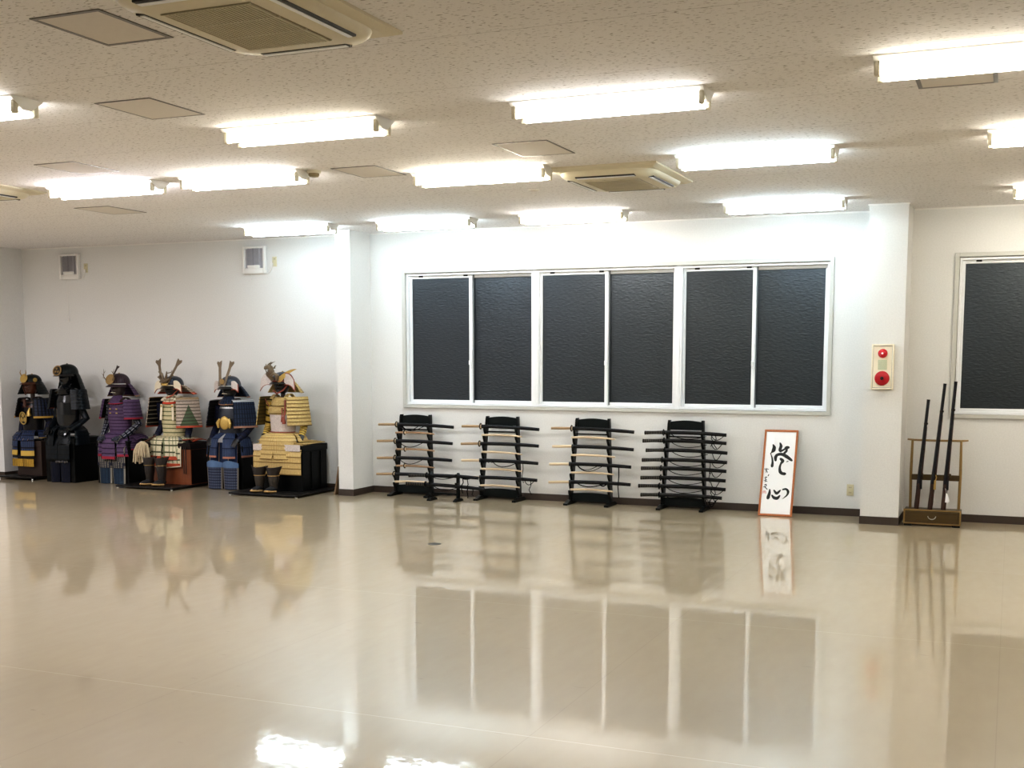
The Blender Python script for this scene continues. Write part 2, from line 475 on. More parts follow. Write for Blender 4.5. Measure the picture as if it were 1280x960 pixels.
# ------------------------------------------------------------------ ceiling fittings
FL, FW = 1.09, .23
def light(x, y, kind, label, y0=None):
    """x = left end, y = camera-side edge of the housing on the ceiling"""
    t = thing('fluorescent_light', label, 'ceiling light', (x, y, H), 0, 'twin-tube fluorescent lights on the ceiling')
    h = MB()
    pr = [(.0, 0), (FW, 0), (FW - .004, -.008), (FW / 2 + .03, -.066), (FW / 2 - .03, -.066), (.004, -.008)]
    vs = [(0, a, b) for a, b in pr] + [(FL, a, b) for a, b in pr]
    n = len(pr)
    h.add(vs, [list(range(n))[::-1], list(range(n, 2 * n))] + [[i, (i + 1) % n, (i + 1) % n + n, i + n] for i in range(n)])
    obj('housing', h, M['fix'], t)
    for yy in (.042, FW - .042):
        for xx in (.018, FL - .018):
            s = MB()
            s.box(xx - .013, xx + .013, yy - .017, yy + .017, -.092, -.024, .006)
            obj('socket', s, M['socket'], t, 40)
        tb = MB().tube([(.034, yy, -.072), (FL - .034, yy, -.072)], .0155, 12)
        obj('tube', tb, M['tube_' + kind + ('_wall' if y > -2 else '_mid' if y > -5 else '')], t, 40)
    return t
LIGHTS = [
 (-2.62, -5.89, 'white', 'large twin-tube light at upper centre, right of the nearest air conditioner'),
 (-4.56, -5.87, 'warm', 'warm twin-tube light just beyond the nearest air conditioner'),
 (-4.32, -3.83, 'warm', 'twin-tube light just left of the far air conditioner'),
 (-2.235, -3.87, 'cool', 'bluish twin-tube light just right of the far air conditioner'),
 (-2.52, -1.15, 'cool', 'bluish twin-tube light close to the wall beside the right column'),
 (-4.60, -1.06, 'white', 'twin-tube light by the wall above the middle of the triple window'),
 (-6.215, -1.07, 'cool', 'bluish twin-tube light by the wall just right of the middle column'),
 (-7.835, -1.13, 'cool', 'bluish twin-tube light by the wall over the rightmost armour'),
 (-6.10, -4.36, 'white', 'twin-tube light whose right end nearly touches the smoke detector'),
 (-7.46, -4.35, 'violet', 'pale violet twin-tube light beside the air conditioner at left edge'),
 (-6.095, -7.08, 'white', 'twin-tube light cut by the left edge of the photo, upper left'),
 (-.66, -6.17, 'warm', 'large twin-tube light at the upper right, covering an access panel'),
 (-.205, -4.03, 'warm', 'twin-tube light at right edge, second from the top there'),
 (-.06, -1.32, 'warm', 'twin-tube light at right edge, the smallest one, above the right window'),
]
for a in LIGHTS: light(*a)

def aircon(x0, x1, y0, y1, label):
    cx, cy = (x0 + x1) / 2, (y0 + y1) / 2
    a, b = (x1 - x0) / 2, (y1 - y0) / 2
    t = thing('air_conditioner', label, 'air conditioner', (cx, cy, H), 0, 'ceiling cassette air conditioners')
    # thin flared cover plate
    p = MB()
    ring = [(-a, -b), (a, -b), (a, b), (-a, b)]
    vs = [(x, y, 0) for x, y in ring] + [(x, y, -.012) for x, y in ring] + [(x * .9, y * .9, -.03) for x, y in ring]
    fs = [[0, 1, 2, 3], [8, 11, 10, 9]]
    for k in range(4):
        j = (k + 1) % 4
        fs += [[k, k + 4, j + 4, j], [k + 4, k + 8, j + 8, j + 4]]
    p.add(vs, fs)
    obj('cover_plate', p, M['ac'], t)
    # rounded body bulging below
    def rr(sx, sy, r, z, n=6):
        out = []
        for (qx, qy, a0) in ((1, 1, 0), (-1, 1, 90), (-1, -1, 180), (1, -1, 270)):
            for k in range(n + 1):
                an = rad(a0 + 90 * k / n)
                out.append((qx * (sx - r) + r * math.cos(an), qy * (sy - r) + r * math.sin(an), z))
        return out
    rings = [rr(a * .90, b * .90, .17, -.014), rr(a * .875, b * .875, .16, -.046), rr(a * .82, b * .82, .13, -.064), rr(a * .66, b * .66, .06, -.075), rr(a * .60, b * .60, .04, -.078)]
    n = len(rings[0]); vs = [q for r in rings for q in r]; fs = []
    for i in range(len(rings) - 1):
        for k in range(n):
            j = (k + 1) % n
            fs.append([i * n + k, i * n + j, (i + 1) * n + j, (i + 1) * n + k])
    fs.append([(len(rings) - 1) * n + k for k in range(n)])
    obj('body', MB().add(vs, fs), M['ac'], t, 40)
    # intake grille in the centre
    g = MB()
    gx, gy = a * .52, b * .52
    g.box(-gx, gx, -gy, gy, -.079, -.0775)
    gr = obj('intake_grille', g, M['ac_grille'], t)
    s = MB()
    k = -gx + .008
    while k < gx:
        s.box(k, k + .006, -gy, gy, -.085, -.079); k += .017
    for q in (-gy, -gy / 3, gy / 3, gy - .006): s.box(-gx, gx, q, q + .006, -.084, -.079)
    obj('grille_slats', s, M['ac'], gr)
    # four air outlets with flaps
    for k in range(4):
        along = b if k % 2 == 0 else a
        off = a if k % 2 == 0 else b
        R_ = Matrix.Rotation(rad((0, 90, 180, 270)[k]), 4, 'Z')
        L = along * .54
        o = MB().box(off * .69, off * .80, -L, L, -.0745, -.03, .004, R_)
        f = MB().box(off * .71, off * .765, -L * .97, L * .97, -.078, -.0735, .002, R_)
        ol = obj('air_outlet', o, M['ac_dark'], t)
        obj('flap', f, M['alu'], ol)
    return t
aircon(-3.29, -2.49, -8.45, -7.35, 'large ceiling air conditioner nearest the camera, cut by the top of the photo')
aircon(-3.28, -2.425, -3.66, -2.6, 'far ceiling air conditioner above the right end of the triple window')
aircon(-8.54, -7.69, -5.15, -4.085, 'ceiling air conditioner at the left edge of the photo')

def panel(x0, x1, y0, y1, w, label):
    t = thing('access_panel', label, 'access panel', ((x0 + x1) / 2, (y0 + y1) / 2, H), 0, 'square access panels in the ceiling')
    a, b = (x1 - x0) / 2, (y1 - y0) / 2
    f = MB()
    f.box(-a, a, -b, -b + w, -.004, 0); f.box(-a, a, b - w, b, -.004, 0); f.box(-a, -a + w, -b + w, b - w, -.004, 0); f.box(a - w, a, -b + w, b - w, -.004, 0)
    obj('panel_frame', f, M['panel_frame'], t)
    obj('panel_board', MB().box(-a + w, a - w, -b + w, b - w, -.003, 0), M['panel'], t)
panel(-3.825, -3.46, -8.12, -7.657, .022, 'access panel at upper left, thick grey frame, left of the nearest air conditioner')
panel(-4.76, -4.378, -6.725, -6.246, .012, 'access panel on the left side, between the largest panel and a warm light')
panel(-6.685, -6.315, -5.24, -4.76, .010, 'access panel at far left, above the pale violet light')
panel(-8.29, -7.88, -3.14, -2.605, .010, 'access panel farthest left and deepest, beyond the pale violet light')
panel(-3.24, -2.849, -4.727, -4.19, .012, 'access panel at the centre, in front of the far air conditioner')
panel(-4.77, -4.39, -4.255, -3.765, .010, 'access panel between the smoke detector and a warm light')
panel(-.515, -.128, -5.87, -5.35, .022, 'access panel half hidden behind the large light at the upper right')

t = thing('smoke_detector', 'round smoke detector on ceiling between two lights', 'smoke detector', (-4.95, -4.2, H))
obj('base_plate', MB().lathe([(.055, 0), (.055, -.012), (.05, -.02)], 24), M['socket'], t, 40)
obj('sensor_dome', MB().lathe([(.04, -.02), (.042, -.032), (.034, -.045), (.012, -.05)], 20), M['ac_grille'], t, 40)
o = obj('sensor_cap', MB().lathe([(.045, 0), (.042, -.006), (.02, -.009)], 24), M['panel'], None, 40, (-3.8, -2.6, H))
tag(o, 'small flat round cap on the ceiling beyond a warm light', 'ceiling cap')

# ------------------------------------------------------------------ wall fittings
def vent(x, label, drop):
    t = thing('wall_vent', label, 'ventilator', (x, 0, 2.57), 0, 'white wall ventilators')
    f = frame_ring(MB(), -.16, .16, 0, .325, .03, .03, .028, .066, -.05, 0, .008)
    obj('vent_frame', f, M['white_trim'], t, 40)
    bk = MB().box(-.13, .13, -.02, -.001, .055, .30)
    obj('vent_back', bk, M['grey_grille'], t)
    g = MB(); g.box(-.085, .085, -.052, -.02, .10, .30, .004); 
    gp = obj('vent_grille', g, M['grey_grille'], t)
    s = MB()
    k = -.08
    while k < .08:
        s.box(k, k + .004, -.056, -.051, .105, .295); k += .011
    s.box(-.004, .004, -.058, -.051, .10, .30)
    obj('grille_slats', s, M['slat'], gp)
    fl = MB().box(-.085, .085, -.056, -.03, .066, .10, .004)
    obj('shutter', fl, M['white_trim'], t, 40)
    c = MB(); c.tube([(-.05, -.03, 0), (-.05, -.03, -drop)], .0022, 6); 
    pc = obj('pull_cord', c, M['white_trim'], t)
    obj('cord_bead', MB().lathe([(.003, .0), (.008, -.01), (.008, -.03), (.003, -.04)], 10, Matrix.Translation((-.05, -.03, -drop))), M['white_trim'], pc, 40)
    w = MB().tube([(.14, -.03, .03), (.165, -.02, -.0), (.2, -.02, .01), (.235, -.024, .05), (.245, -.024, .09)], .005, 6)
    obj('power_cord', w, M['white_trim'], t, 40)
    obj('plug', MB().box(.234, .256, -.034, -.009, .085, .125, .004), M['white_trim'], t, 40)
vent(-11.315, 'white wall ventilator at far left, above the black armour', .50)
vent(-8.455, 'white wall ventilator left of the middle column', .06)
def wall_socket(x, z, w, h, label, rows):
    t = thing('power_outlet', label, 'power outlet', (x, 0, z))
    obj('plate', MB().box(-w / 2, w / 2, -.008, 0, -h / 2, h / 2, .003), M['outlet'], t, 40)
    s = MB()
    for r in rows:
        for k in (-.008, .008): s.box(k - .0018, k + .0018, -.0088, -.0079, r - .007, r + .007)
    obj('slot', s, M['black_plastic'], t)
wall_socket(-11.068, 2.712, .06, .115, 'ivory outlet beside the far left ventilator', (.03,))
wall_socket(-8.185, 2.708, .06, .115, 'ivory outlet beside the ventilator next to the middle column', (.03,))
wall_socket(-1.443, .262, .066, .112, 'ivory double outlet low on the wall left of right column', (.026, -.026))

t = thing('fire_alarm_panel', 'cream fire alarm box with red lamp and red push button on the right column', 'fire alarm', (-1.12, -.513, 1.28))
obj('box_frame', frame_ring(MB(), -.1, .1, 0, .42, .014, .014, .014, .014, -.05, 0, .003), M['cream'], t, 40)
obj('front_plate', MB().box(-.085, .085, -.042, -.0, .015, .405), M['cream'], t)
sm = MB()
sm.box(-.0865, -.0835, -.0435, -.041, .014, .406); sm.box(.0835, .0865, -.0435, -.041, .014, .406); sm.box(-.0865, .0865, -.0435, -.041, .402, .406); sm.box(-.0865, .0865, -.0435, -.041, .014, .018)
obj('plate_seam', sm, M['alu_dark'], t)
RX = Matrix.Rotation(rad(90), 4, 'X')
lp = obj('lamp', MB().lathe([(.043, 0), (.043, .012), (.036, .03), (.022, .042), (.006, .046)], 24, Matrix.Translation((0, -.042, .335)) @ RX), M['redlamp'], t, 40)
obj('lit_bulb', MB().lathe([(.010, .046), (.008, .050), (.003, .052)], 16, Matrix.Translation((0, -.042, .335)) @ RX), M['redlamp_core'], lp, 40)
obj('label_plate', MB().box(-.04, .04, -.0445, -.041, .182, .276), M['label_plate'], t)
pb = obj('push_button', MB().lathe([(.067, 0), (.067, .008), (.06, .014), (.02, .016)], 32, Matrix.Translation((0, -.042, .104)) @ RX), M['red'], t, 40)
obj('button_centre', MB().lathe([(.017, .012), (.016, .02), (.006, .023)], 16, Matrix.Translation((0, -.042, .104)) @ RX), M['black_plastic'], pb, 40)

# ------------------------------------------------------------------ calligraphy panel
FY0, FY1, FZ = -.31, -.03, .845
t = thing('calligraphy_panel', 'framed calligraphy in orange wood frame leaning on the wall', 'framed calligraphy', (-2.128, FY0, 0))
t.rotation_euler = (math.atan2(-(FY1 - FY0), FZ), 0, 0)
fl = math.hypot(FY1 - FY0, FZ)
fw = .168
obj('frame', frame_ring(MB(), -fw, fw, 0, fl, .02, .02, .022, .022, -.012, .012, .003), M['orange_wood'], t)
obj('paper', MB().box(-fw + .018, fw - .018, -.004, .006, .02, fl - .02), M['paper'], t)
def stroke(mb, pts, ws):
    # crop pixels of the sheet -> sheet coordinates
    P = []
    for X, Y in pts:
        u = ((X - 118) + (Y - 82) * 48 / 808) / 302
        v = (Y - 82 - u * 6) / 808
        P.append(Vector((lerp(-fw + .02, fw - .02, u), 0, lerp(fl - .022, .022, v))))
    k = (2 * fw - .04) / 302
    # smooth resample
    Q = []; W = []
    n = len(P)
    for i in range(n - 1):
        p0, p1, p2, p3 = P[max(i - 1, 0)], P[i], P[i + 1], P[min(i + 2, n - 1)]
        for s in range(6):
            q = s / 6
            Q.append(.5 * ((2 * p1) + (p2 - p0) * q + (2 * p0 - 5 * p1 + 4 * p2 - p3) * q * q + (3 * p1 - p0 - 3 * p2 + p3) * q ** 3))
            W.append(lerp(ws[i], ws[i + 1], q) * k * 1.2)
    Q.append(P[-1]); W.append(ws[-1] * k)
    y = -.0048
    for q, w in zip(Q, W):
        pass
    L = []; Rr = []
    for i, q in enumerate(Q):
        d = Q[min(i + 1, len(Q) - 1)] - Q[max(i - 1, 0)]
        d = d.normalized() if d.length > 1e-9 else Vector((1, 0, 0))
        nn = Vector((-d.z, 0, d.x)) * W[i] / 2
        L.append((q.x + nn.x, y, q.z + nn.z)); Rr.append((q.x - nn.x, y, q.z - nn.z))
    m = len(Q)
    mb.add(L + Rr, [[i, i + 1, m + i + 1, m + i] for i in range(m - 1)])
    for e, w in ((Q[0], W[0]), (Q[-1], W[-1])):
        mb.add([(e.x + w / 2 * math.cos(a * PI / 6), y - .0001, e.z + w / 2 * math.sin(a * PI / 6)) for a in range(12)], [list(range(12))])
STROKES = (
    ([(184, 210), (196, 238), (190, 268), (170, 290), (158, 304)], (8, 30, 34, 10, 5)),
    ([(164, 304), (178, 345), (184, 385), (180, 425)], (6, 13, 18, 26)),
    ([(256, 195), (266, 225), (256, 262), (262, 276)], (12, 26, 26, 20)),
    ([(262, 276), (300, 258), (320, 240), (342, 238)], (20, 16, 26, 26)),
    ([(326, 244), (322, 272), (300, 296)], (16, 20, 20)),
    ([(214, 366), (214, 335), (232, 312), (275, 306), (325, 328), (378, 366)], (20, 28, 24, 26, 30, 20)),
    ([(266, 352), (286, 372), (268, 402), (258, 440), (264, 478), (285, 495), (312, 498)], (20, 30, 16, 20, 28, 26, 26)),
    ([(326, 380), (342, 374)], (6, 8)),
    ([(162, 655), (160, 690), (146, 738)], (10, 24, 30)),
    ([(186, 712), (208, 734), (240, 738), (266, 712)], (14, 26, 28, 12)),
    ([(206, 662), (234, 690), (270, 660)], (12, 26, 12)),
    ([(296, 652), (328, 648), (348, 672), (336, 708), (290, 746)], (14, 18, 22, 14, 2)))
for part in (STROKES[:8], STROKES[8:]):
    big = MB()
    for pts, ws in part: stroke(big, pts, ws)
    obj('brush_character', big, M['ink'], t)
sig = MB()
for pts, ws in (
    ([(106, 452), (114, 458)], (6, 8)), ([(122, 446), (124, 470), (120, 490)], (5, 7, 5)), ([(112, 470), (130, 462)], (4, 5)), ([(128, 452), (146, 456)], (5, 5)), ([(130, 476), (136, 490)], (5, 4)), ([(148, 510), (142, 522)], (8, 7)),
    ([(108, 540), (132, 534)], (5, 6)), ([(120, 530), (116, 556), (128, 560)], (6, 7, 6)), ([(104, 566), (132, 576)], (5, 7)), ([(118, 560), (112, 584)], (5, 4)),
    ([(106, 612), (122, 606), (126, 622)], (6, 9, 8)), ([(98, 630), (116, 628)], (6, 8)), ([(112, 626), (122, 640), (136, 654)], (8, 8, 7))):
    stroke(sig, pts, ws)
obj('signature', sig, M['ink'], t)
se = MB()
for pts, ws in (([(94, 672), (120, 670)], (4, 4)), ([(94, 672), (92, 694)], (4, 4)), ([(120, 670), (124, 690), (118, 694)], (4, 4, 4)), ([(104, 674), (103, 692)], (4, 4)), ([(112, 674), (112, 690)], (4, 4))):
    stroke(se, pts, ws)
obj('red_seal', se, M['seal'], t)

# ------------------------------------------------------------------ sword racks and swords
RACKX = [(-6.463, -6.071), (-5.382, -4.991), (-4.322, -3.934), (-3.297, -2.914)]
ROWZ = [.803, .714, .613, .526, .424, .338, .237, .156]
def ry(z): return -.15 + z * (.07 / .92)         # lean of the uprights
def rack(xl, xr, label):
    t = thing('sword_rack', label, 'sword rack', ((xl + xr) / 2, -.14, 0), 0, 'tall black sword racks along the wall')
    hw = (xr - xl) / 2
    for s in (-1, 1):
        # saw-toothed side board: depth profile y(z), extruded along x
        prof = [(.030, .03)]
        front = []
        zs = [z - .021 for z in sorted(ROWZ)]
        front.append((-.030, .03))
        for z in zs:
            front += [(-.034, z - .055), (-.066, z - .012), (-.076, z + .012), (-.070, z + .017), (-.058, z + .004), (-.046, z - .004), (-.034, z + .006), (-.026, z + .02)]
        front += [(-.03, .90), (-.02, .925), (.02, .925)]
        prof = front + [(.03, .03)]
        vs = []; m = len(prof)
        for dx in (-.013, .013):
            for y, z in prof:
                x = s * (hw - .014 + .05 * (1 - z / .92)) + dx
                vs.append((x, y + (ry(z) + .14), z))
        fs = [list(range(m)), list(range(2 * m - 1, m - 1, -1))] + [[(i + 1) % m, i, i + m, (i + 1) % m + m] for i in range(m)]
        obj('upright', MB().add(vs, fs), M['black_lacquer'], t)
        f = MB()
        xf = s * (hw + .036)
        f.prism([(-.18, 0), (.12, 0), (.12, .02), (.05, .045), (-.06, .045), (-.14, .024), (-.18, .02)], .044, Matrix.Translation((xf, 0, 0)) @ Matrix.Rotation(rad(90), 4, 'Z'))
        obj('foot', f, M['black_lacquer'], t)
    # arched top board
    p = [(-hw + .02, .825), (hw - .02, .825), (hw - .02, .908)] + [(lerp(hw - .02, -hw + .02, k / 10), .908 + .016 * math.sin(PI * k / 10)) for k in range(1, 10)] + [(-hw + .02, .908)]
    obj('top_board', MB().prism(p, .018, Matrix.Translation((0, .052, 0))), M['green_black'], t)
    obj('crossbar', MB().tube([(-hw + .01, .03, .755), (hw - .01, .03, .755)], .008, 10), M['black_lacquer'], t)
    w2 = hw + .035
    p = [(-w2, .035), (w2, .035), (w2, .115)] + [(lerp(w2, -w2, k / 10), .115 + .012 * math.sin(PI * k / 10)) for k in range(1, 10)] + [(-w2, .115)]
    obj('bottom_board', MB().prism(p, .02, Matrix.Translation((0, -.006, 0))), M['green_black'], t)
    return t
RNAME = ['leftmost', 'second', 'third', 'rightmost']
rack(*RACKX[0], 'leftmost tall black sword rack, behind the low rack, holding mostly wood-handled swords')
rack(*RACKX[1], 'second tall black sword rack from the left, just right of the low rack')
rack(*RACKX[2], 'third tall black sword rack from the left, under the middle of the window')
rack(*RACKX[3], 'rightmost tall black sword rack, full of eight black swords')
def arc(x0, z0, x1, z1, y, sag, n=10, y1=None):
    y1 = y if y1 is None else y1
    return [(lerp(x0, x1, k / n), lerp(y, y1, k / n), lerp(z0, z1, k / n) + sag * 4 * (k / n) * (1 - k / n)) for k in range(n + 1)]
def loop(x0, z0, x1, z1, y, drop):
    return [(lerp(x0, x1, k / 10), y, lerp(z0, z1, k / 10) - drop * math.sin(PI * (k / 10) ** .8)) for k in range(11)]
def sword(kind, xl, xg, xr, zl, zr, y, label, cords=(), group=None):
    names = {'L': 'sword', 'N': 'sword', 'K': 'sword', 'S': 'wooden_sword', 'P': 'wooden_sword'}
    zm = (zl + zr) / 2
    t = thing(names[kind], label, 'sword', (xg, y, zm), 0, group)
    def P(x0, x1, sag0=.012, n=10):
        out = []
        for k in range(n + 1):
            x = lerp(x0, x1, k / n); f = (x - xl) / (xr - xl)
            out.append((x - xg, 0, lerp(zl, zr, f) - zm + sag0 * 4 * f * (1 - f)))
        return out
    gz = lerp(zl, zr, (xg - xl) / (xr - xl)) - zm + .012 * 4 * ((xg - xl) / (xr - xl)) * (1 - (xg - xl) / (xr - xl))
    RY = Matrix.Rotation(rad(90), 4, 'Y')
    if kind in 'LN':
        pts = P(xl, xg)
        obj('handle', MB().tube(pts, [.0125 - .002 * abs(k / 10 - .5) for k in range(11)], 10, 0.8, 1.25), M['handle_wood'] if kind == 'L' else M['pale_wood'], t, 50)
        obj('scabbard', MB().tube(P(xg + .004, xr), [.0175] * 2 + [.0165] * 7 + [.0155, .015], 10, .75, 1.2), M['scabbard'], t, 50)
        if kind == 'L':
            obj('guard', MB().lathe([(.02, -.005), (.034, -.004), (.037, 0), (.034, .004), (.02, .005)], 24, Matrix.Translation((0, 0, gz)) @ RY), M['guard'], t, 40)
            obj('collar', MB().lathe([(.0235, .004), (.0235, .0085), (.018, .012)], 20, Matrix.Translation((0, 0, gz)) @ RY), M['pale_wood'], t, 40)
        else:
            obj('collar', MB().tube([(0, 0, gz), (.018, 0, gz)], .02, 12, .8, 1.2), M['black_plastic'], t, 50)
    elif kind == 'K':
        obj('handle', MB().tube(P(xl, xg), [.016, .0165, .016, .0155, .015, .015, .015, .0155, .016, .0165, .0165], 10, .75, 1.2), M['wrap'], t, 50)
        obj('pommel', MB().tube([(xl - xg - .008, 0, zl - zm), (xl - xg + .006, 0, zl - zm)], .0175, 10, .75, 1.2), M['guard'], t, 50)
        obj('guard', MB().lathe([(.018, -.004), (.033, -.0035), (.035, 0), (.033, .0035), (.018, .004)], 24, Matrix.Translation((0, 0, gz)) @ RY), M['black_lacquer'], t, 40)
        obj('scabbard', MB().tube(P(xg + .004, xr), [.0175] * 2 + [.0165] * 7 + [.0155, .015], 10, .75, 1.2), M['scabbard'], t, 50)
    else:
        m = M['red_oak'] if kind == 'S' else M['pale_wood']
        b = MB().tube(P(xl, xr, .010, 14), [.011] * 5 + [.010] * 7 + [.0095, .0085, .006], 10, .7, 1.15)
        obj('blade', b, m, t, 50)
        if kind == 'S':
            gz = lerp(zl, zr, (xg - xl) / (xr - xl)) - zm + .01 * 4 * ((xg - xl) / (xr - xl)) * (1 - (xg - xl) / (xr - xl))
            obj('guard', MB().lathe([(.012, -.004), (.029, -.004), (.031, 0), (.029, .004), (.012, .004)], 24, Matrix.Translation((0, 0, gz)) @ RY), M['guard'], t, 40)
            obj('collar', MB().lathe([(.0205, .004), (.0205, .010), (.012, .013)], 18, Matrix.Translation((0, 0, gz)) @ RY), M['pale_wood'], t, 40)
    for pts, r in cords:
        obj('cord', MB().tube([(x - xg, yy - y, z - zm) for x, yy, z in pts], r, 6, 1.0, 1.0), M['cord_black'], t, 60)
    return t
DATA = {0: [('L', -6.720, -6.485, -5.758, 0.805, 0.794), ('S', -6.495, -6.375, -5.998, 0.716, 0.711), ('L', -6.733, -6.497, -5.767, 0.614, 0.611), ('S', -6.481, -6.366, -5.989, 0.526, 0.522),
            ('L', -6.728, -6.495, -5.768, 0.419, 0.422), ('S', -6.481, -6.364, -5.984, 0.337, 0.332), ('L', -6.730, -6.501, -5.777, 0.234, 0.238), ('P', -6.489, -6.489, -5.991, 0.156, 0.157)],
        1: [('L', -5.657, -5.426, -4.726, 0.808, 0.793), ('P', -5.410, -5.410, -4.926, 0.715, 0.710), ('L', -5.663, -5.434, -4.725, 0.612, 0.614), ('P', -5.404, -5.404, -4.917, 0.529, 0.516),
            ('N', -5.649, -5.428, -4.727, 0.428, 0.425), ('P', -5.407, -5.407, -4.914, 0.341, 0.332), ('N', -5.643, -5.422, -4.733, 0.239, 0.241), ('P', -5.411, -5.411, -4.934, 0.157, 0.154)],
        2: [('L', -4.585, -4.351, -3.650, 0.812, 0.792), ('P', -4.348, -4.348, -3.859, 0.718, 0.710), ('N', -4.566, -4.342, -3.648, 0.615, 0.608), ('P', -4.347, -4.347, -3.851, 0.528, 0.521),
            ('N', -4.595, -4.367, -3.670, 0.424, 0.424), ('P', -4.344, -4.344, -3.858, 0.340, 0.338), ('N', -4.597, -4.360, -3.669, 0.228, 0.239), ('P', -4.344, -4.344, -3.860, 0.159, 0.157)],
        3: [('K', -3.527, -3.330, -2.668, 0.790, 0.786), ('K', -3.545, -3.322, -2.665, 0.705, 0.702), ('K', -3.507, -3.310, -2.651, 0.607, 0.603), ('K', -3.546, -3.336, -2.651, 0.504, 0.507),
            ('K', -3.552, -3.344, -2.655, 0.417, 0.417), ('K', -3.555, -3.345, -2.659, 0.318, 0.320), ('K', -3.576, -3.357, -2.656, 0.232, 0.231), ('K', -3.548, -3.354, -2.692, 0.139, 0.142)]}
ORD = ['top', 'second', 'third', 'fourth', 'fifth', 'sixth', 'seventh', 'lowest']
RK = ['leftmost tall rack', 'second tall rack', 'third tall rack', 'rightmost tall rack']
for r in range(4):
    for i, (k, xl, xg, xr, zl, zr) in enumerate(DATA[r]):
        z = (zl + zr) / 2
        y = ry(z) - .056
        f = y - .02
        cords = []
        def dangle(x, z0, drop, w=.03):
            return [(x, f, z0), (x + w * .2, f - .008, z0 - drop * .3), (x - w * .3, f - .004, z0 - drop * .65), (x + w * .3, f - .006, z0 - drop)]
        if r == 0 and i in (0, 2, 4):
            cords.append((loop(xg + .07, z + .0, xg + .36, z - .004, f, .055), .0042))
            if i == 0: cords.append((loop(xg + .09, z, xg + .3, z, f - .006, .05), .0042))
        if r == 1 and i == 4:
            cords += [(loop(xg + .17, z, xg + .45, z - .005, f, .05), .005), (dangle(xr - .17, z, .22), .004), ([(xg + .02 + k * .02, f, z + .012 * (-1) ** k) for k in range(9)], .004)]
        if r == 1 and i == 6:
            cords += [(dangle(xr - .07, z, .16, .05), .0042), (loop(xr - .14, z, xr - .02, z, f, .05), .0042)]
        if r == 2 and i == 4:
            cords += [(loop(xg + .1, z, xg + .38, z - .004, f, .06), .0042), (loop(xg + .11, z, xg + .33, z, f - .006, .048), .0042), (dangle(xr - .13, z, .33, .02), .0055)]
        if r == 2 and i == 6:
            cords += [(loop(xg + .1, z, xg + .4, z, f, .035), .006), (loop(xg + .36, z, xg + .43, z, f - .004, .02), .008)]
        if r == 3:
            cords += [(loop(xg + .08, z, xg + .46, z - .02, f, .045), .0042), (loop(xr - .15, z - .01, xr - .02 - .02 * (i % 3), z - .01, f, .045 + .01 * (i % 3)), .004)]
            if i in (0, 6): cords += [(dangle(xr - .11, z, .14, .06), .0042), (dangle(xr - .14, z, .12, -.05), .0042)]
            if i in (3, 4): cords += [(dangle(xr - .17, z, .12, .02), .004)]
            if i == 7: cords += [(loop(xr - .13, z - .02, xr - .06, z - .02, f, .07), .004), (loop(xr - .16, z - .02, xr - .11, z - .02, f, .06), .004)]
        desc = {'L': 'black sword with wooden handle and round guard', 'N': 'black sword with pale wooden handle and no guard', 'K': 'black sword with wrapped handle and hanging cord',
                'S': 'short brown wooden sword with round guard', 'P': 'short plain pale wooden sword'}[k]
        sword(k, xl, xg, xr, zl, zr, y, '%s, %s row of %s' % (desc, ORD[i], RK[r]), cords, 'swords on the ' + RK[r])

# low two-tier rack in front
LX0, LX1, LY = -5.888, -5.565, -.44
t = thing('low_sword_rack', 'low two-tier black sword rack standing between the leftmost and second tall racks', 'sword rack', ((LX0 + LX1) / 2, LY, 0))
hw = (LX1 - LX0) / 2
for s in (-1, 1):
    u = MB()
    u.prism([(-.022, .03), (.022, .03), (.018, .2), (.02, .30), (.004, .315), (-.012, .30), (-.02, .288), (-.045, .292), (-.052, .305), (-.06, .30), (-.056, .278), (-.02, .262), (-.02, .208), (-.045, .196), (-.052, .21), (-.06, .204), (-.056, .182), (-.02, .165)],
            .026, Matrix.Translation((s * hw, 0, 0)) @ Matrix.Rotation(rad(90), 4, 'Z'))
    obj('upright', u, M['black_lacquer'], t)
    f = MB().prism([(-.09, 0), (.09, 0), (.09, .015), (.04, .034), (-.04, .034), (-.09, .015)], .04, Matrix.Translation((s * hw, 0, 0)) @ Matrix.Rotation(rad(90), 4, 'Z'))
    obj('foot', f, M['black_lacquer'], t)
p = [(-hw, .09), (-hw, .058)] + [(lerp(-hw, hw, k / 16), .058 + .012 * abs(math.sin(PI * k / 5.33))) for k in range(1, 16)] + [(hw, .058), (hw, .09)]
obj('stretcher', MB().prism(p, .016), M['black_lacquer'], t)
obj('top_rail', MB().box(-hw, hw, -.008, .008, .262, .282, .003), M['black_lacquer'], t)
yl = LY - .042
sword('K', -6.145, -5.93, -5.30, .268, .272, yl - .0, 'black sword with black wrapped handle, upper tier of the low rack',
      [(loop(-5.86, .275, -5.58, .272, yl - .02, .03), .0042), ([(-5.48, yl - .02, .27), (-5.47, yl - .026, .22), (-5.50, yl - .022, .17), (-5.48, yl - .02, .10)], .006),
       ([(-5.47, yl - .022, .28), (-5.42, yl - .03, .255), (-5.41, yl - .03, .20), (-5.43, yl - .024, .165)], .005), (loop(-5.50, .28, -5.38, .27, yl - .02, .02), .007)], 'swords on the low rack')
sword('K', -6.18, -5.945, -5.23, .176, .150, yl, 'black sword with black wrapped handle, lower tier of the low rack',
      [(loop(-5.84, .17, -5.55, .155, yl - .02, .035), .0042), ([(-5.42, yl - .02, .16), (-5.425, yl - .026, .12), (-5.415, yl - .024, .07), (-5.42, yl - .02, .05)], .006),
       ([(-5.36, yl - .022, .16), (-5.35, yl - .03, .13), (-5.365, yl - .03, .09), (-5.35, yl - .024, .08)], .005)], 'swords on the low rack')

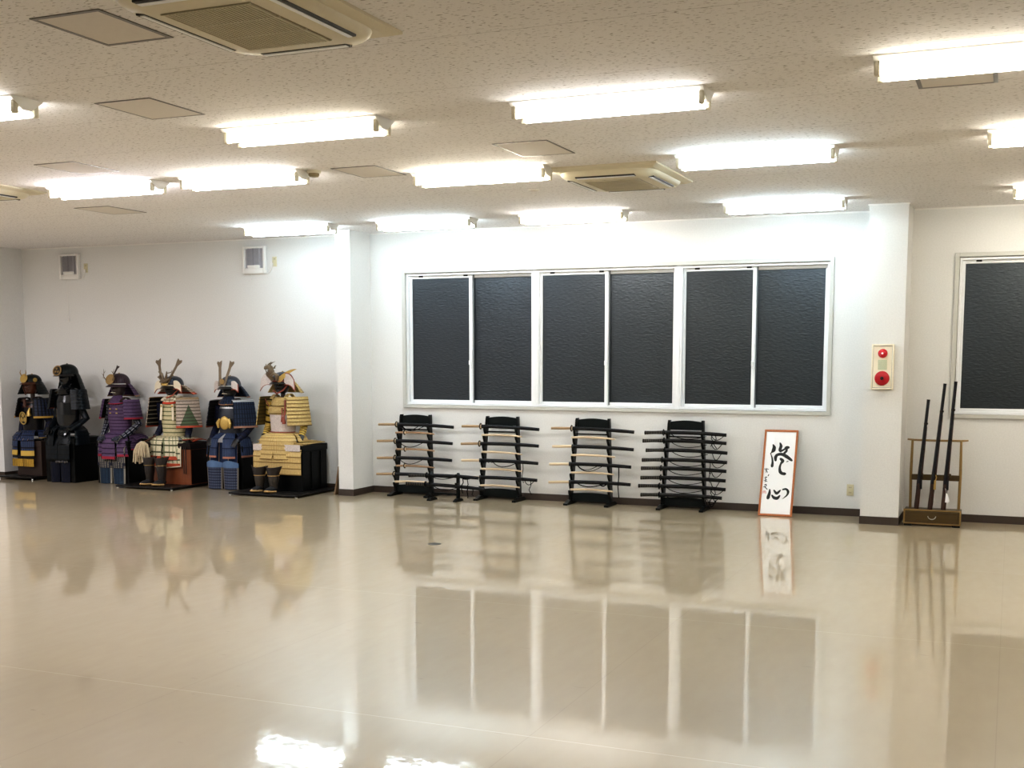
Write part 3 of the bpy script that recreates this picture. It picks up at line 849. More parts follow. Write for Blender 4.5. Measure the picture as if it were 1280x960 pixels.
# ------------------------------------------------------------------ gun stand
GX0, GX1, GY0, GY1 = -.892, -.385, -.46, -.27
t = thing('gun_stand', 'dark bronze wooden gun stand with a drawer and open back frame', 'gun stand', ((GX0 + GX1) / 2, (GY0 + GY1) / 2, 0))
gw, gd = (GX1 - GX0) / 2, (GY1 - GY0) / 2
obj('case', MB().box(-gw, gw, -gd, gd, .022, .155, .004), M['stand_wood'], t)
tr = frame_ring(MB(), -gw - .002, gw + .002, .02, .158, .014, .014, .012, .012, -gd - .004, -gd + .004)
obj('edge_trim', tr, M['stand_edge'], t)
dr = obj('drawer', MB().box(-gw + .022, gw - .03, -gd - .008, -gd, .038, .138, .003), M['stand_wood'], t)
obj('handle', MB().tube([(-.035 + .035 * (1 - math.cos(PI * k / 12)), -gd - .018, .10 - .03 * math.sin(PI * k / 12)) for k in range(13)], .0035, 8), M['silver'], dr, 60)
for sx in (-1, 1):
    for sy in (-1, 1):
        obj('foot', MB().box(sx * (gw - .04) - .035, sx * (gw - .04) + .035, sy * (gd - .02) - .018, sy * (gd - .02) + .018, 0, .024), M['black_lacquer'], t)
for s, x in ((-1, -gw + .045), (1, gw - .028)):
    obj('post', MB().tube([(x, gd - .03, .15), (x + .004 * s, gd - .03, .5), (x, gd - .03, .80)], [.013, .014, .011], 8), M['stand_edge'], t, 40)
obj('top_bar', MB().tube([(-gw + .0, gd - .03, .805), (-gw + .06, gd - .03, .80), (0, gd - .03, .797), (gw - .03, gd - .03, .80), (gw + .035, gd - .03, .805)], [.008, .01, .01, .01, .008], 8), M['stand_edge'], t, 40)
mid = MB().box(-gw + .045, gw - .028, gd - .042, gd - .018, .42, .475, .004)
for k in (-.12, .0, .13): mid.box(k - .02, k + .02, gd - .056, gd - .040, .455, .49, .006)
obj('middle_rail', mid, M['stand_wood'], t)
GC = (GX0 + GX1) / 2
def gun(x0, x1, ztop, label, stockmat, tagged):
    y0, y1 = -.40, -.345
    zb = .157
    t = thing('matchlock_gun', label, 'gun', (x0, y0, zb), 0, 'old matchlock guns on the stand')
    def at(f, off=0.0): return Vector((lerp(0, x1 - x0, f) + off, lerp(0, y1 - y0, f), lerp(0, ztop - zb, f)))
    L = ztop - zb
    fs = .32 / L
    obj('stock', MB().tube([at(0), at(.05), at(fs * .5), at(fs * .8), at(fs * 1.3), at(.75)], [.019, .020, .018, .021, .018, .013], 8, .8, 1.15), stockmat, t, 50)
    obj('barrel', MB().tube([at(fs * .75, -.004) + Vector((0, -.010, 0)), at(.97, -.002) + Vector((0, -.008, 0)), at(.97, -.002) + Vector((0, -.008, 0)), at(1.0, -.002) + Vector((0, -.008, 0))], [.0165, .0140, .0140, .0155], 8), M['iron'], t, 30)
    lk = MB()
    c = at(fs * .8)
    lk.box(c.x + .006, c.x + .026, c.y - .02, c.y + .004, c.z - .07, c.z + .02, .003)
    lk.tube([(c.x + .02, c.y - .016, c.z + .015), (c.x + .03, c.y - .02, c.z + .045), (c.x + .022, c.y - .02, c.z + .07)], .005, 6)
    obj('lock', lk, M['brass'] if tagged == 1 else M['iron'], t, 40)
    obj('trigger', MB().tube([(c.x - .012, c.y - .01, c.z - .04), (c.x - .022, c.y - .014, c.z - .055), (c.x - .014, c.y - .014, c.z - .075)], .0045, 6), M['iron'], t, 40)
    for f in (.55, .78):
        p = at(f) + Vector((0, -.006, 0))
        obj('barrel_band', MB().tube([p - Vector((0, 0, .008)), p + Vector((0, 0, .008))], .019, 10), M['guard'], t, 40)
    if tagged == 2:
        q = at(fs * .45)
        tg = MB().prism([(.012, .03), (.028, .012), (.046, -.05), (.03, -.065), (.006, -.062)], .0015, Matrix.Translation((q.x, q.y - .02, q.z - .01)))
        pt = obj('paper_tag', tg, M['paper'], t)
        obj('tag_string', MB().tube([(q.x + .005, q.y - .018, q.z + .06), (q.x + .018, q.y - .021, q.z + .01)], .0015, 5), M['paper'], pt)
    else:
        q = at(fs * .4)
        obj('paper_tag', MB().prism([(-.004, .03), (.02 + .004 * tagged, .02), (.022, -.05), (-.002, -.045)], .0015, Matrix.Translation((q.x - .012 + .014 * tagged, q.y + .022, q.z))), M['paper'], t)
gun(-.785, -.712, 1.185, 'shortest of the three long guns, leftmost on the stand', M['stock'], 0)
gun(-.663, -.572, 1.335, 'middle long gun on the stand, with brass lock', M['stock'], 1)
gun(-.545, -.478, 1.355, 'tallest long gun, rightmost on the stand, with white paper tag', M['stock'], 2)

# ------------------------------------------------------------------ small floor and wall odds
o = obj('floor_plate', MB().lathe([(.058, 0), (.058, .002), (.05, .004), (.01, .004)], 28), M['steel'], None, 40, (-4.483, -3.159, 0))
tag(o, 'small round metal cover plate set in the floor', 'floor plate')
o = obj('wooden_strip', MB().add([(-.075, -.16, 0), (-.06, -.16, 0), (-.06, 0, 0), (-.075, 0, 0), (-.014, -.16, .33), (0.0, -.16, .33), (0.0, 0, .33), (-.014, 0, .33)],
        [[0, 1, 2, 3], [4, 7, 6, 5], [0, 4, 5, 1], [1, 5, 6, 2], [2, 6, 7, 3], [3, 7, 4, 0]]), M['strip'], None, None, (-7.082, -.27, 0))
tag(o, 'brown wooden strip leaning on the left side of middle column', 'wooden strip')

# ------------------------------------------------------------------ samurai armours
def EL(a, b, th, z, cx=0.0, cy=0.0):
    return Vector((cx + a * math.sin(th), cy - b * math.cos(th), z))
def SE(a, b, th, z, p):
    s, c = math.sin(th), math.cos(th)
    return Vector((a * math.copysign(abs(s) ** p, s), -b * math.copysign(abs(c) ** p, c), z))
def prof(v, pts):
    for (v0, r0), (v1, r1) in zip(pts, pts[1:]):
        if v <= v1: return lerp(r0, r1, (v - v0) / (v1 - v0))
    return pts[-1][1]
AM = {}
AM['a1_main'] = plain('a1_black_lacquer_plate', rgb(18, 17, 20), .3, noise=.2, spec=.25)
AM['navy_ribs'] = lace('navy_lamellar', rgb(44, 52, 72), rows=6, gapw=.12, cols=6, colw=.38, alt=rgb(14, 13, 16), hem=rgb(176, 142, 70), hemw=.10, rough=.45)
AM['navy_skirt'] = lace('navy_skirt_scales', rgb(54, 66, 96), rows=5, gapw=.2, gap=rgb(18, 20, 30), cols=9, colw=.3, alt=rgb(22, 26, 40), hem=rgb(196, 164, 82), hemw=.14, rough=.4)
AM['gold_band'] = lace('gilded_plates', rgb(196, 160, 74), rows=0, cols=7, colw=.16, alt=rgb(70, 50, 22), rough=.35, metal=.55)
AM['gold'] = plain('gilt_metal', rgb(190, 160, 92), .34, .5, noise=.2, scale=50)
AM['gold_dull'] = plain('aged_gilt_metal', rgb(152, 126, 84), .4, .6, noise=.25, scale=60)
AM['bronze'] = plain('bronze_horn', rgb(112, 98, 80), .4, .45, noise=.2)
AM['brown_lac'] = plain('brown_lacquer', rgb(74, 40, 26), .35, noise=.2)
AM['dark_brown'] = plain('dark_brown_wood', rgb(48, 34, 28), .5, noise=.25, scale=12)
AM['black_shine'] = plain('black_shiny_lacquer', rgb(10, 13, 17), .16, noise=.2, spec=.6)
AM['black_lace'] = lace('black_lamellar', rgb(20, 27, 33), rows=7, gapw=.22, gap=rgb(8, 9, 10), cols=10, colw=.35, alt=rgb(12, 15, 18), rough=.32)
AM['black_helm'] = lace('ridged_dark_green_helmet', rgb(19, 26, 26), rows=0, cols=20, colw=.25, alt=rgb(14, 17, 17), rough=.4)
AM['navy_shin'] = lace('dark_navy_shin', rgb(20, 24, 40), rows=0, cols=8, colw=.3, alt=rgb(12, 14, 22), rough=.4)
AM['purple'] = lace('purple_laced_lames', rgb(88, 68, 98), rows=6, gapw=.2, gap=rgb(44, 32, 52), rough=.6, hem=rgb(138, 40, 56), hemw=.09)
AM['purple_do'] = lace('purple_laced_cuirass', rgb(88, 68, 98), rows=10, gapw=.22, gap=rgb(46, 34, 54), rough=.6)
AM['plum_helm'] = lace('plum_brown_helmet', rgb(62, 48, 56), rows=0, cols=24, colw=.2, alt=rgb(40, 30, 36), rough=.45)
AM['purple_neck'] = lace('purple_neck_lames', rgb(84, 64, 92), rows=5, gapw=.2, gap=rgb(44, 32, 52), rough=.6, hem=rgb(140, 110, 90), hemw=.10)
AM['mail'] = lace('printed_cloth_mail', rgb(120, 114, 104), rows=4, gapw=.3, gap=rgb(44, 46, 56), cols=7, colw=.4, alt=rgb(40, 44, 58), rough=.8)
AM['teal_shin'] = lace('blue_grey_shin', rgb(38, 54, 72), rows=0, cols=5, colw=.12, alt=rgb(24, 32, 44), rough=.5, edge=rgb(142, 138, 128), edgew=.09)
AM['sleeve_dark'] = lace('dark_blue_sleeve', rgb(34, 38, 56), rows=9, gapw=.3, gap=rgb(20, 22, 30), cols=7, colw=.25, alt=rgb(150, 152, 158), rough=.5)
AM['sleeve_plain'] = lace('navy_cloth_sleeve', rgb(26, 30, 52), rows=8, gapw=.2, rough=.7)
AM['a4_sode'] = lace('pale_pink_and_green_lames', rgb(176, 160, 146), rows=9, gapw=.2, gap=rgb(66, 58, 50), tri=rgb(84, 98, 72), hem=rgb(172, 80, 56), hemw=.07, rough=.6)
AM['sode_inner'] = lace('dark_plate_lining', rgb(24, 20, 18), rows=7, gapw=.1, gap=rgb(60, 54, 48), hem=rgb(120, 60, 44), hemw=.05, rough=.6)
AM['a4_inner'] = lace('black_lining_with_pale_lines', rgb(18, 16, 15), rows=7, gapw=.12, gap=rgb(170, 160, 140), hem=rgb(140, 64, 46), hemw=.05, rough=.6)
AM['a6_inner'] = lace('olive_gold_lining', rgb(92, 78, 40), rows=8, gapw=.2, gap=rgb(46, 40, 22), rough=.6)
AM['a4_do'] = lace('cream_and_green_cuirass', rgb(196, 186, 150), rows=9, gapw=.28, gap=rgb(104, 108, 78), rough=.55)
AM['a4_skirt'] = lace('cream_checked_lames', rgb(208, 198, 168), rows=6, gapw=.22, gap=rgb(74, 78, 58), cols=4, colw=.22, alt=rgb(124, 130, 100), hem=rgb(170, 74, 50), hemw=.09, rough=.6)
AM['a4_stripe'] = lace('cream_and_black_lames', rgb(214, 204, 184), rows=7, gapw=.36, gap=rgb(30, 28, 26), hem=rgb(170, 84, 60), hemw=.08, rough=.6)
AM['a4_neck'] = lace('cream_neck_lames', rgb(178, 160, 140), rows=5, gapw=.22, gap=rgb(84, 66, 56), hem=rgb(178, 82, 56), hemw=.2, rough=.6)
AM['cream_leather'] = plain('cream_leather', rgb(220, 210, 186), .6, noise=.15, scale=60)
AM['orange_hem'] = plain('orange_red_braid', rgb(150, 76, 56), .7)
AM['a4_throat'] = lace('cream_throat_lames', rgb(206, 196, 170), rows=3, gapw=.3, gap=rgb(110, 84, 64), cols=5, colw=.2, alt=rgb(120, 104, 80), hem=rgb(186, 70, 48), hemw=.2, rough=.6)
AM['a5_lace'] = lace('navy_laced_lames', rgb(38, 49, 70), rows=6, gapw=.14, gap=rgb(18, 22, 34), cols=9, colw=.4, alt=rgb(22, 30, 46), hem=rgb(150, 112, 92), hemw=.07, rough=.6)
AM['a5_do'] = plain('a5_blue_black_leather', rgb(36, 42, 54), .4, noise=.25)
AM['a5_skirt'] = lace('blue_laced_skirt', rgb(46, 57, 82), rows=3, gapw=.1, gap=rgb(26, 34, 54), cols=7, colw=.22, alt=rgb(70, 84, 116), hem=rgb(160, 110, 92), hemw=.07, rough=.6)
AM['a5_cloth'] = lace('navy_cloth', rgb(44, 56, 84), rows=0, cols=3, colw=.06, alt=rgb(160, 136, 116), rough=.8)
AM['a5_shin'] = lace('blue_mail_shin', rgb(62, 70, 92), rows=9, gapw=.3, gap=rgb(36, 40, 56), cols=9, colw=.35, alt=rgb(84, 90, 106), rough=.6, edge=rgb(128, 120, 110), edgew=.06)
AM['a5_knee'] = plain('light_blue_knee_cloth', rgb(86, 112, 146), .8, noise=.15)
AM['white_leather'] = plain('white_printed_leather', rgb(196, 186, 180), .6, noise=.4, scale=70)
AM['gold_lace'] = lace('gold_laced_lames', rgb(186, 162, 108), rows=8, gapw=.2, gap=rgb(96, 74, 38), rough=.5)
AM['gold_haidate'] = lace('gold_laced_thigh_lames', rgb(198, 174, 120), rows=8, gapw=.16, gap=rgb(128, 102, 60), cols=30, colw=.3, alt=rgb(178, 148, 90), rough=.5)
AM['gold_sleeve'] = lace('gold_scale_sleeve', rgb(206, 176, 92), rows=9, gapw=.3, gap=rgb(50, 42, 24), rough=.4, metal=.3)
AM['shin_grey'] = plain('grey_brown_iron_shin', rgb(64, 58, 52), .4, .2, noise=.2)
AM['shin_brown'] = plain('dark_brown_shin', rgb(36, 29, 27), .35, noise=.2)
AM['bear_fur'] = plain('dark_fur', rgb(30, 30, 32), .9, noise=.4, scale=90, bump=.8)
AM['sole'] = plain('straw_edge', rgb(176, 142, 92), .8, noise=.3, scale=60)
AM['red_cord'] = plain('red_cord', rgb(140, 74, 60), .8)
AM['face_black'] = plain('black_face_mask', rgb(22, 22, 24), .35, noise=.2)
AM['face_brown'] = plain('dark_brown_face_mask', rgb(48, 36, 36), .35, noise=.2)
AM['teeth'] = plain('pale_teeth', rgb(200, 190, 170), .5)
AM['silver_horn'] = plain('silvered_rim', rgb(200, 200, 200), .35, .6, noise=.15)
AM['black_box'] = plain('black_storage_box', rgb(9, 11, 11), .4, noise=.2, spec=.18)
AM['brown_box'] = wood('red_brown_box_wood', rgb(104, 56, 32), rgb(134, 76, 44), 4, .4, 'Z')
AM['dark_box'] = plain('dark_red_black_lacquer', rgb(24, 14, 13), .4, noise=.2, spec=.18)
AM['board'] = plain('black_display_board', rgb(26, 24, 23), .4, noise=.15, spec=.25)
AM['fringe'] = plain('cream_fringe', rgb(206, 190, 160), .85, noise=.35, scale=80)

def horn(mb, base, tip, w0, w1, notch, t=.004, side=1, yaw=0.0):
    """flat blade horn with a forked, flared tip"""
    b, p = Vector(base), Vector(tip)
    d = (p - b); L = d.length; d.normalize()
    out = Vector((side, 0, 0)); out = (out - d * out.dot(d)).normalized()
    nrm = d.cross(out)
    poly = [(-w0 / 2, 0), (w0 / 2, 0), (w0 * .5, L * .4), (w0 * .55, L * .75), (w1 * .75, L * .93), (w1 * .55, L), (notch * .2, L * .95), (-w1 * .45, L * 1.0), (-w1 * .4, L * .88), (-w0 * .42, L * .72), (-w0 * .45, L * .4)]
    vs = [];
    for s in (-1, 1):
        for x, z in poly: vs.append(b + out * x + d * z + nrm * (t / 2 * s))
    n = len(poly)
    mb.add(vs, [list(range(n)), list(range(2 * n - 1, n - 1, -1))] + [[(i + 1) % n, i, i + n, (i + 1) % n + n] for i in range(n)])
    return mb

def armor(P):
    t = thing('samurai_armor', P['label'], 'samurai armour', (P['x'], P['y'], 0), 0, 'suits of samurai armour along the wall')
    sh, wa, chin, brow, top = P['sh'], P['waist'], P['chin'], P['brow'], P['top']
    A, B = P.get('ta', .145), P.get('tb', .11)
    g = AM
    # cuirass
    pr = [(0, .62), (.1, .82), (.28, .98), (.5, 1.04), (.8, .95), (1, .92)]
    def fdo(u, v):
        th = 2 * PI * u
        k = prof(v, pr)
        return EL(A * k, B * k, th + PI, lerp(sh - .02, wa, v))
    cu = obj('cuirass', MB().sheet(fdo, 28, P.get('do_lames', 8), P.get('do_amp', .004), .006, 1, True, -1), g[P['do']], t, 40)
    if P.get('chest_band'):
        def fcb(u, v):
            th = lerp(-rad(55), rad(55), u); k = prof(lerp(.06, P.get('band_v', .24), v), pr)
            return EL(A * k + .007, B * k + .007, th, lerp(sh - .02, wa, lerp(.06, P.get('band_v', .24), v)))
        obj('chest_plate', MB().sheet(fcb, 12, 1, .001, .004), g[P['chest_band']], cu, 40)
    if P.get('belly_band'):
        def fbb(u, v):
            th = lerp(-rad(100), rad(100), u); q = lerp(P['belly_v'][0], P['belly_v'][1], v); k = prof(q, pr)
            return EL(A * k + .008, B * k + .008, th, lerp(sh - .02, wa, q))
        obj('belly_leather', MB().sheet(fbb, 14, 1, .001, .004), g[P['belly_band']], cu, 40)
    for s in (-1, 1):
        obj('shoulder_strap', MB().sheet(lambda u, v: Vector((s * (.075 + .045 * u), lerp(-B * .8, B * .8, v), sh - .03 + .045 * math.sin(PI * v))), 3, 1, 0, .012, 6), g[P.get('strap', 'dark_brown')], t, 50)
    # head on the stand: face mask and throat guard
    hy = P.get('hy', -.012)
    def fface(u, v):
        th = lerp(-rad(115), rad(115), u); z = lerp(brow + .02, chin, v)
        r = prof(v, [(0, .082), (.35, .084), (.6, .080), (.85, .066), (1, .046)])
        c = math.exp(-(th / .22) ** 2)
        nose = .026 * c * math.exp(-((v - .48) / .13) ** 2)
        mouth = -.010 * math.exp(-(th / .5) ** 2) * math.exp(-((v - .70) / .05) ** 2)
        eye = -.012 * (math.exp(-((abs(th) - .45) / .22) ** 2)) * math.exp(-((v - .28) / .08) ** 2)
        ch = .012 * math.exp(-(th / .4) ** 2) * math.exp(-((v - .92) / .08) ** 2)
        return EL(r + nose + mouth + eye + ch, r * 1.1 + nose + mouth + eye + ch, th, z, 0, hy)
    fm = obj('face_mask', MB().sheet(fface, 30, 1, 0, .006, 18), g[P['face']], t, 60)
    if P.get('mustache'):
        obj('moustache', MB().tube([EL(.088, .102, -.45, lerp(brow, chin, .66), 0, hy - .006), EL(.09, .106, 0, lerp(brow, chin, .62), 0, hy - .012), EL(.088, .102, .45, lerp(brow, chin, .66), 0, hy - .006)], [.003, .006, .003], 6), g['teeth'], fm, 50)
    if P.get('throat'):
        def fth(u, v):
            th = lerp(-rad(80), rad(80), u); r = lerp(.062, P.get('throat_r', .105), v)
            return EL(r, r * 1.0, th, lerp(chin + .012, chin - P.get('throat_h', .075) - .02 * math.cos(th) * v, v), 0, hy)
        obj('throat_guard', MB().sheet(fth, 14, 3, .004, .004), g[P['throat']], fm, 40)
    obj('neck_post', MB().tube([(0, hy + .02, sh - .08), (0, hy + .02, chin + .03)], .028, 10), g['dark_brown'], t, 50)
    # helmet
    RA, RB = P.get('ra', .112), P.get('rb', .132)
    cyh = hy + .022
    hh = top - brow
    def fbowl(u, v):
        th = 2 * PI * u; f = math.sin(v * PI / 2) ** .8
        rid = 1 + (.012 * math.cos(th * 16) if P.get('ridged', True) else 0)
        return EL(RA * f * rid + .0005, RB * f * rid + .0005, th + PI, brow + hh * (math.cos(v * PI / 2) ** .85 if v < 1 else 0), 0, cyh)
    hm = obj('helmet', MB().sheet(fbowl, 40, 1, 0, .006, 12, True, -1), g[P['helm']], t, 40)
    obj('crown_knob', MB().lathe([(.016, -.004), (.014, .006), (.007, .014), (.003, .016)], 14, Matrix.Translation((0, cyh, top))), g[P.get('knob', 'gold_dull')], hm, 40)
    def fbrim(u, v):
        th = lerp(-rad(78), rad(78), u); e = math.cos(th)
        return EL(RA + .006 + .028 * v, RB + .004 + .06 * v * max(e, .2), th, brow + .012 - .026 * v - .004, 0, cyh)
    obj('brim', MB().sheet(fbrim, 18, 1, 0, .004, 3), g[P.get('brim', 'face_black')], hm, 40)
    if P.get('rim'):
        obj('rim_band', MB().tube([EL(RA + .008, RB + .008, lerp(-rad(80), rad(80), k / 16), brow + .016, 0, cyh) for k in range(17)], .0075, 8), g[P['rim']], hm, 60)
    nd, nr = P.get('neck_d', .15), P.get('neck_r', .10)
    def fneck(u, v):
        th = lerp(rad(P.get('neck_a', 62)), 2 * PI - rad(P.get('neck_a', 62)), u)
        w = v ** .85
        return EL(RA + .004 + nr * w, RB + .004 + nr * w, th, brow + .018 - nd * v, 0, cyh)
    obj('neck_guard', MB().sheet(fneck, 30, 5, .004, .005), g[P['neck']], hm, 40)
    tb = P.get('turn')
    if tb:
        mt, ln, zz = tb
        for s in (-1, 1):
            def ftb(u, v):
                th = s * (rad(52) + rad(14) * u)
                p = EL(RA + .014, RB + .02, s * (rad(46) + rad(22) * u), brow + lerp(zz, -.03, v), 0, cyh)
                o_ = Vector((s * math.sin(rad(66)), -math.cos(rad(66)), 0))
                p += o_ * (ln * (u - .15 * u * u) * (1 + .15 * v)) + Vector((0, 0, -P.get('turn_drop', .02) * u * u + .014 * math.sin(PI * u)))
                return p
            q = obj('turn_back', MB().sheet(ftb, 8, 1, 0, .010, 6), g[mt], hm, 60)
            if P.get('turn_hem'):
                edge = [ftb(k / 8, 1.0) + Vector((0, -.003, 0)) for k in range(9)] + [ftb(1, 1 - k / 6) for k in range(1, 7)]
                if P.get('turn_loop'): edge += [ftb(1 - k / 8, 0) for k in range(1, 9)]
                obj('braid', MB().tube(edge, .005, 8), g[P['turn_hem']], q, 60)
    # shoulder guards
    sw, shh, sm = P['sode_w'], P['sode_h'], P['sode']
    zt = P.get('sode_z', sh)
    for s in (-1, 1):
        az = s * rad(P.get('sode_az', 66) if s > 0 else P.get('sode_az2', P.get('sode_az', 66)))
        nx = Vector((math.sin(az), -math.cos(az), 0)); tx = Vector((math.cos(az), math.sin(az), 0))
        c = Vector((s * P.get('sode_x', .185), P.get('sode_y', -.01), 0))
        bulge = P.get('sode_bulge', .03)
        def fs_(u, v):
            q = u - .5
            return c + tx * (q * sw * lerp(.92, 1.06, v)) + nx * (bulge * (1 - 4 * q * q) + .05 * v + .0) + Vector((0, 0, zt - shh * v))
        so = obj('shoulder_guard', MB().sheet(fs_, 12, P.get('sode_l', 7), .005, .006, 1, False, 1), g[sm], t, 40, None, g[P.get('sode_in', 'sode_inner')])
        if P.get('sode_cap'):
            obj('top_plate', MB().sheet(lambda u, v: c + tx * ((u - .5) * sw * .93) + nx * (bulge * (1 - 4 * (u - .5) ** 2) + lerp(-.035, .008, v)) + Vector((0, 0, zt + .012 * math.sin(PI * v) + .006 - .02 * v)), 10, 1, 0, .005, 5), g[P['sode_cap']], so, 50)
    # sleeves and hand guards
    for s in (-1, 1):
        sx = P.get('sode_x', .185)
        el = P.get('elbow', (.235, .035, wa + .13)); wr = P.get('wrist', (.16, -.17, wa - .02))
        pts = [(s * (sx - .03), 0, sh - .07), (s * (sx - .012), .015, lerp(sh, el[2], .5)), (s * el[0], el[1], el[2]), (s * lerp(el[0], wr[0], .5), lerp(el[1], wr[1], .5), lerp(el[2], wr[2], .5) - .005), (s * wr[0], wr[1], wr[2])]
        sl = obj('sleeve', MB().tube(pts, [.05, .046, .045, .042, .034], 14), g[P['sleeve']], t, 60)
        w = Vector((s * wr[0], wr[1], wr[2])); d = (w - Vector(pts[3])).normalized()
        def fh(u, v):
            q = (u - .5) * 2
            sd = d.cross(Vector((0, 0, 1))).normalized()
            up = sd.cross(d).normalized()
            return w + d * (.10 * v) + sd * (q * .042 * (1 - .25 * v * v)) + up * (.03 * (1 - q * q) - .03 * v * v + .008)
        hg = obj('hand_guard', MB().sheet(fh, 8, 1, 0, .006, 6), g[P.get('hand', 'face_black')], sl, 60)
    # skirt panels
    SK = P['skirt']; zb = P['skirt_z']
    for k, (a0, wdt, rx, ry_, dz) in enumerate(SK):
        th0 = rad(a0)
        def fk(u, v):
            th = th0 + (u - .5) * rad(wdt) * lerp(1.0, .92, v)
            lap = P.get('lap', lerp(wa, zb, .4))
            if v < .5:
                q = v / .5; e = math.sin(q * PI / 2)
                return SE(lerp(A * .95, rx, e), lerp(B * .95, ry_, e), th, lerp(wa + .012, lap, q ** 1.5), lerp(1, .62, e))
            q = (v - .5) / .5
            if dz is None: return SE(rx * (1 + .1 * q), ry_ * (1 + .1 * q), th, lap - .004 * q, .62)
            return SE(rx * (1 + .05 * q), ry_ * (1 + .05 * q), th, lerp(lap, zb + dz, q), .62)
        obj('skirt_panel', MB().sheet(fk, 12, P.get('skirt_l', 5), .005, .005), g[P['skirt_m']], t, 40)
    # thigh guards hanging over the front of the chest
    if P.get('thigh'):
        th_ = P['thigh']
        x0, x1, yf, yb, zt_, zb_ = th_['box']
        pairs = ((x0, (x0 + x1) / 2 - .004), ((x0 + x1) / 2 + .004, x1)) if th_.get('split', True) else ((x0, x1),)
        for a, b in pairs:
            def fg(u, v):
                x = lerp(a, b, u)
                if v < .35:
                    q = v / .35
                    return Vector((x, lerp(yb, yf + .03, q), zt_ + .008 * math.sin(PI * u)))
                q = (v - .35) / .65
                return Vector((x, yf + .03 * math.cos(min(1, q * 3) * PI / 2) - .012 * math.sin(PI * u), lerp(zt_, zb_, q ** 1.02)))
            obj('thigh_guard', MB().sheet(fg, 10, th_.get('l', 8), .004, .005, 2), g[th_['m']], t, 40)
        if th_.get('band'):
            z0, z1 = th_['bz']
            for a, b in pairs:
                obj('lower_band', MB().sheet(lambda u, v: Vector((lerp(a, b, u), yf - .012 - .014 * math.sin(PI * u), lerp(z1, z0, v))), 10, 1, 0, .006, 2), g[th_['band']], t, 40)
    # shin guards
    if P.get('shin'):
        q = P['shin']
        for s in (-1, 1):
            cx, cy = q['cx'] + s * q['dx'], q['y']
            if q.get('flat'):
                def fsh(u, v):
                    x = (u - .5) * q['w'] * lerp(1.0, .92, v)
                    return Vector((cx + x, cy - .05 * math.cos((u - .5) * PI * .9) , lerp(q['z1'], q['z0'], v)))
                sg = obj('shin_guard', MB().sheet(fsh, 12, 1, 0, .008, 8), g[q['m']], t, 40)
                if q.get('knee'):
                    def fkn(u, v):
                        x = (u - .5) * q['w'] * 1.02
                        return Vector((cx + x, cy - .062 * math.cos((u - .5) * PI * .9), lerp(q['z1'] + .02 + .03 * math.sin(PI * u), q['z1'] - .035, v)))
                    obj('knee_guard', MB().sheet(fkn, 12, 1, 0, .01, 3), g[q['knee']], sg, 50)
            else:
                def fsh(u, v):
                    th = lerp(-rad(120), rad(120), u); r = prof(v, [(0, .056), (.25, .060), (.7, .048), (1, .042)])
                    return EL(r, r * 1.1, th, lerp(q['z1'], q['z0'], v), cx, cy)
                sg = obj('shin_guard', MB().sheet(fsh, 14, 1, 0, .006, 8), g[q['m']], t, 50)
                def fkn(u, v):
                    th = lerp(-rad(95), rad(95), u); e = abs(u - .5) * 2
                    return EL(.066 + .05 * e * (1 - v), .072, th, lerp(q['z1'] + .09 + .02 * e, q['z1'] + .005, v), cx, cy)
                obj('knee_guard', MB().sheet(fkn, 14, 1, 0, .006, 4), g[q.get('knee', q['m'])], sg, 50)
                obj('top_band', MB().tube([EL(.061, .067, lerp(-rad(110), rad(110), k / 12), q['z1'], cx, cy) for k in range(13)], .007, 6), g[q.get('band', 'gold_dull')], sg, 50)
                zf = q['floor']
                sho = obj('fur_shoe', MB().tube([(cx, cy + .05, zf + .034), (cx, cy + .02, zf + .042), (cx, cy - .05, zf + .036), (cx, cy - .11, zf + .028), (cx, cy - .15, zf + .018)], [.028, .042, .046, .042, .02], 12, 1.0, .72), g[q.get('shoe', 'bear_fur')], t, 60)
                obj('straw_sole', MB().tube([(cx - .05, cy - .03, zf + .012), (cx - .042, cy - .11, zf + .016), (cx - .018, cy - .155, zf + .022), (cx + .018, cy - .155, zf + .022), (cx + .042, cy - .11, zf + .016), (cx + .05, cy - .03, zf + .012)], .011, 8), g['sole'], sho, 60)
    if P.get('extra'): P['extra'](t, hm, cu, dict(sh=sh, wa=wa, chin=chin, brow=brow, top=top, A=A, B=B, RA=RA, RB=RB, cyh=cyh, hy=hy))
    return t

def storage_box(x0, x1, y0, y1, z0, z1, mat, side, label, ribs=True):
    t = thing('storage_chest', label, 'armour chest', ((x0 + x1) / 2, (y0 + y1) / 2, z0), 0, 'chests the armours sit on')
    a, b, h = (x1 - x0) / 2, (y1 - y0) / 2, z1 - z0
    obj('chest_body', MB().box(-a, a, -b, b, 0, h - .05, .004), g_(mat), t)
    obj('chest_lid', MB().box(-a - .008, a + .008, -b - .008, b + .008, h - .075, h, .006), g_(side), t)
    if side != mat:
        obj('side_panel', MB().box(a - .002, a + .004, -b + .012, b - .012, .01, h - .08, .002), g_(side), t)
    if ribs:
        r = MB()
        for q in (-b * .3, b * .45): r.box(a, a + .012, q - .008, q + .008, .02, h - .08, .003)
        obj('side_batten', r, g_(side), t)
    return t
def g_(k): return AM[k]
def board(x0, x1, y0, y1, z0, z1, label, feet=True):
    t = thing('display_board', label, 'display board', ((x0 + x1) / 2, (y0 + y1) / 2, 0), 0, 'low boards under the armours')
    a, b = (x1 - x0) / 2, (y1 - y0) / 2
    obj('board_top', MB().box(-a, a, -b, b, z0, z1, .003), AM['board'], t)
    for sx in (-1, 1):
        for sy in (-1, 1):
            obj('caster', MB().lathe([(.012, 0), (.012, z0 * .8), (.008, z0)], 10, Matrix.Translation((sx * (a - .02), sy * (b - .02), 0))), M['silver'], t, 40)

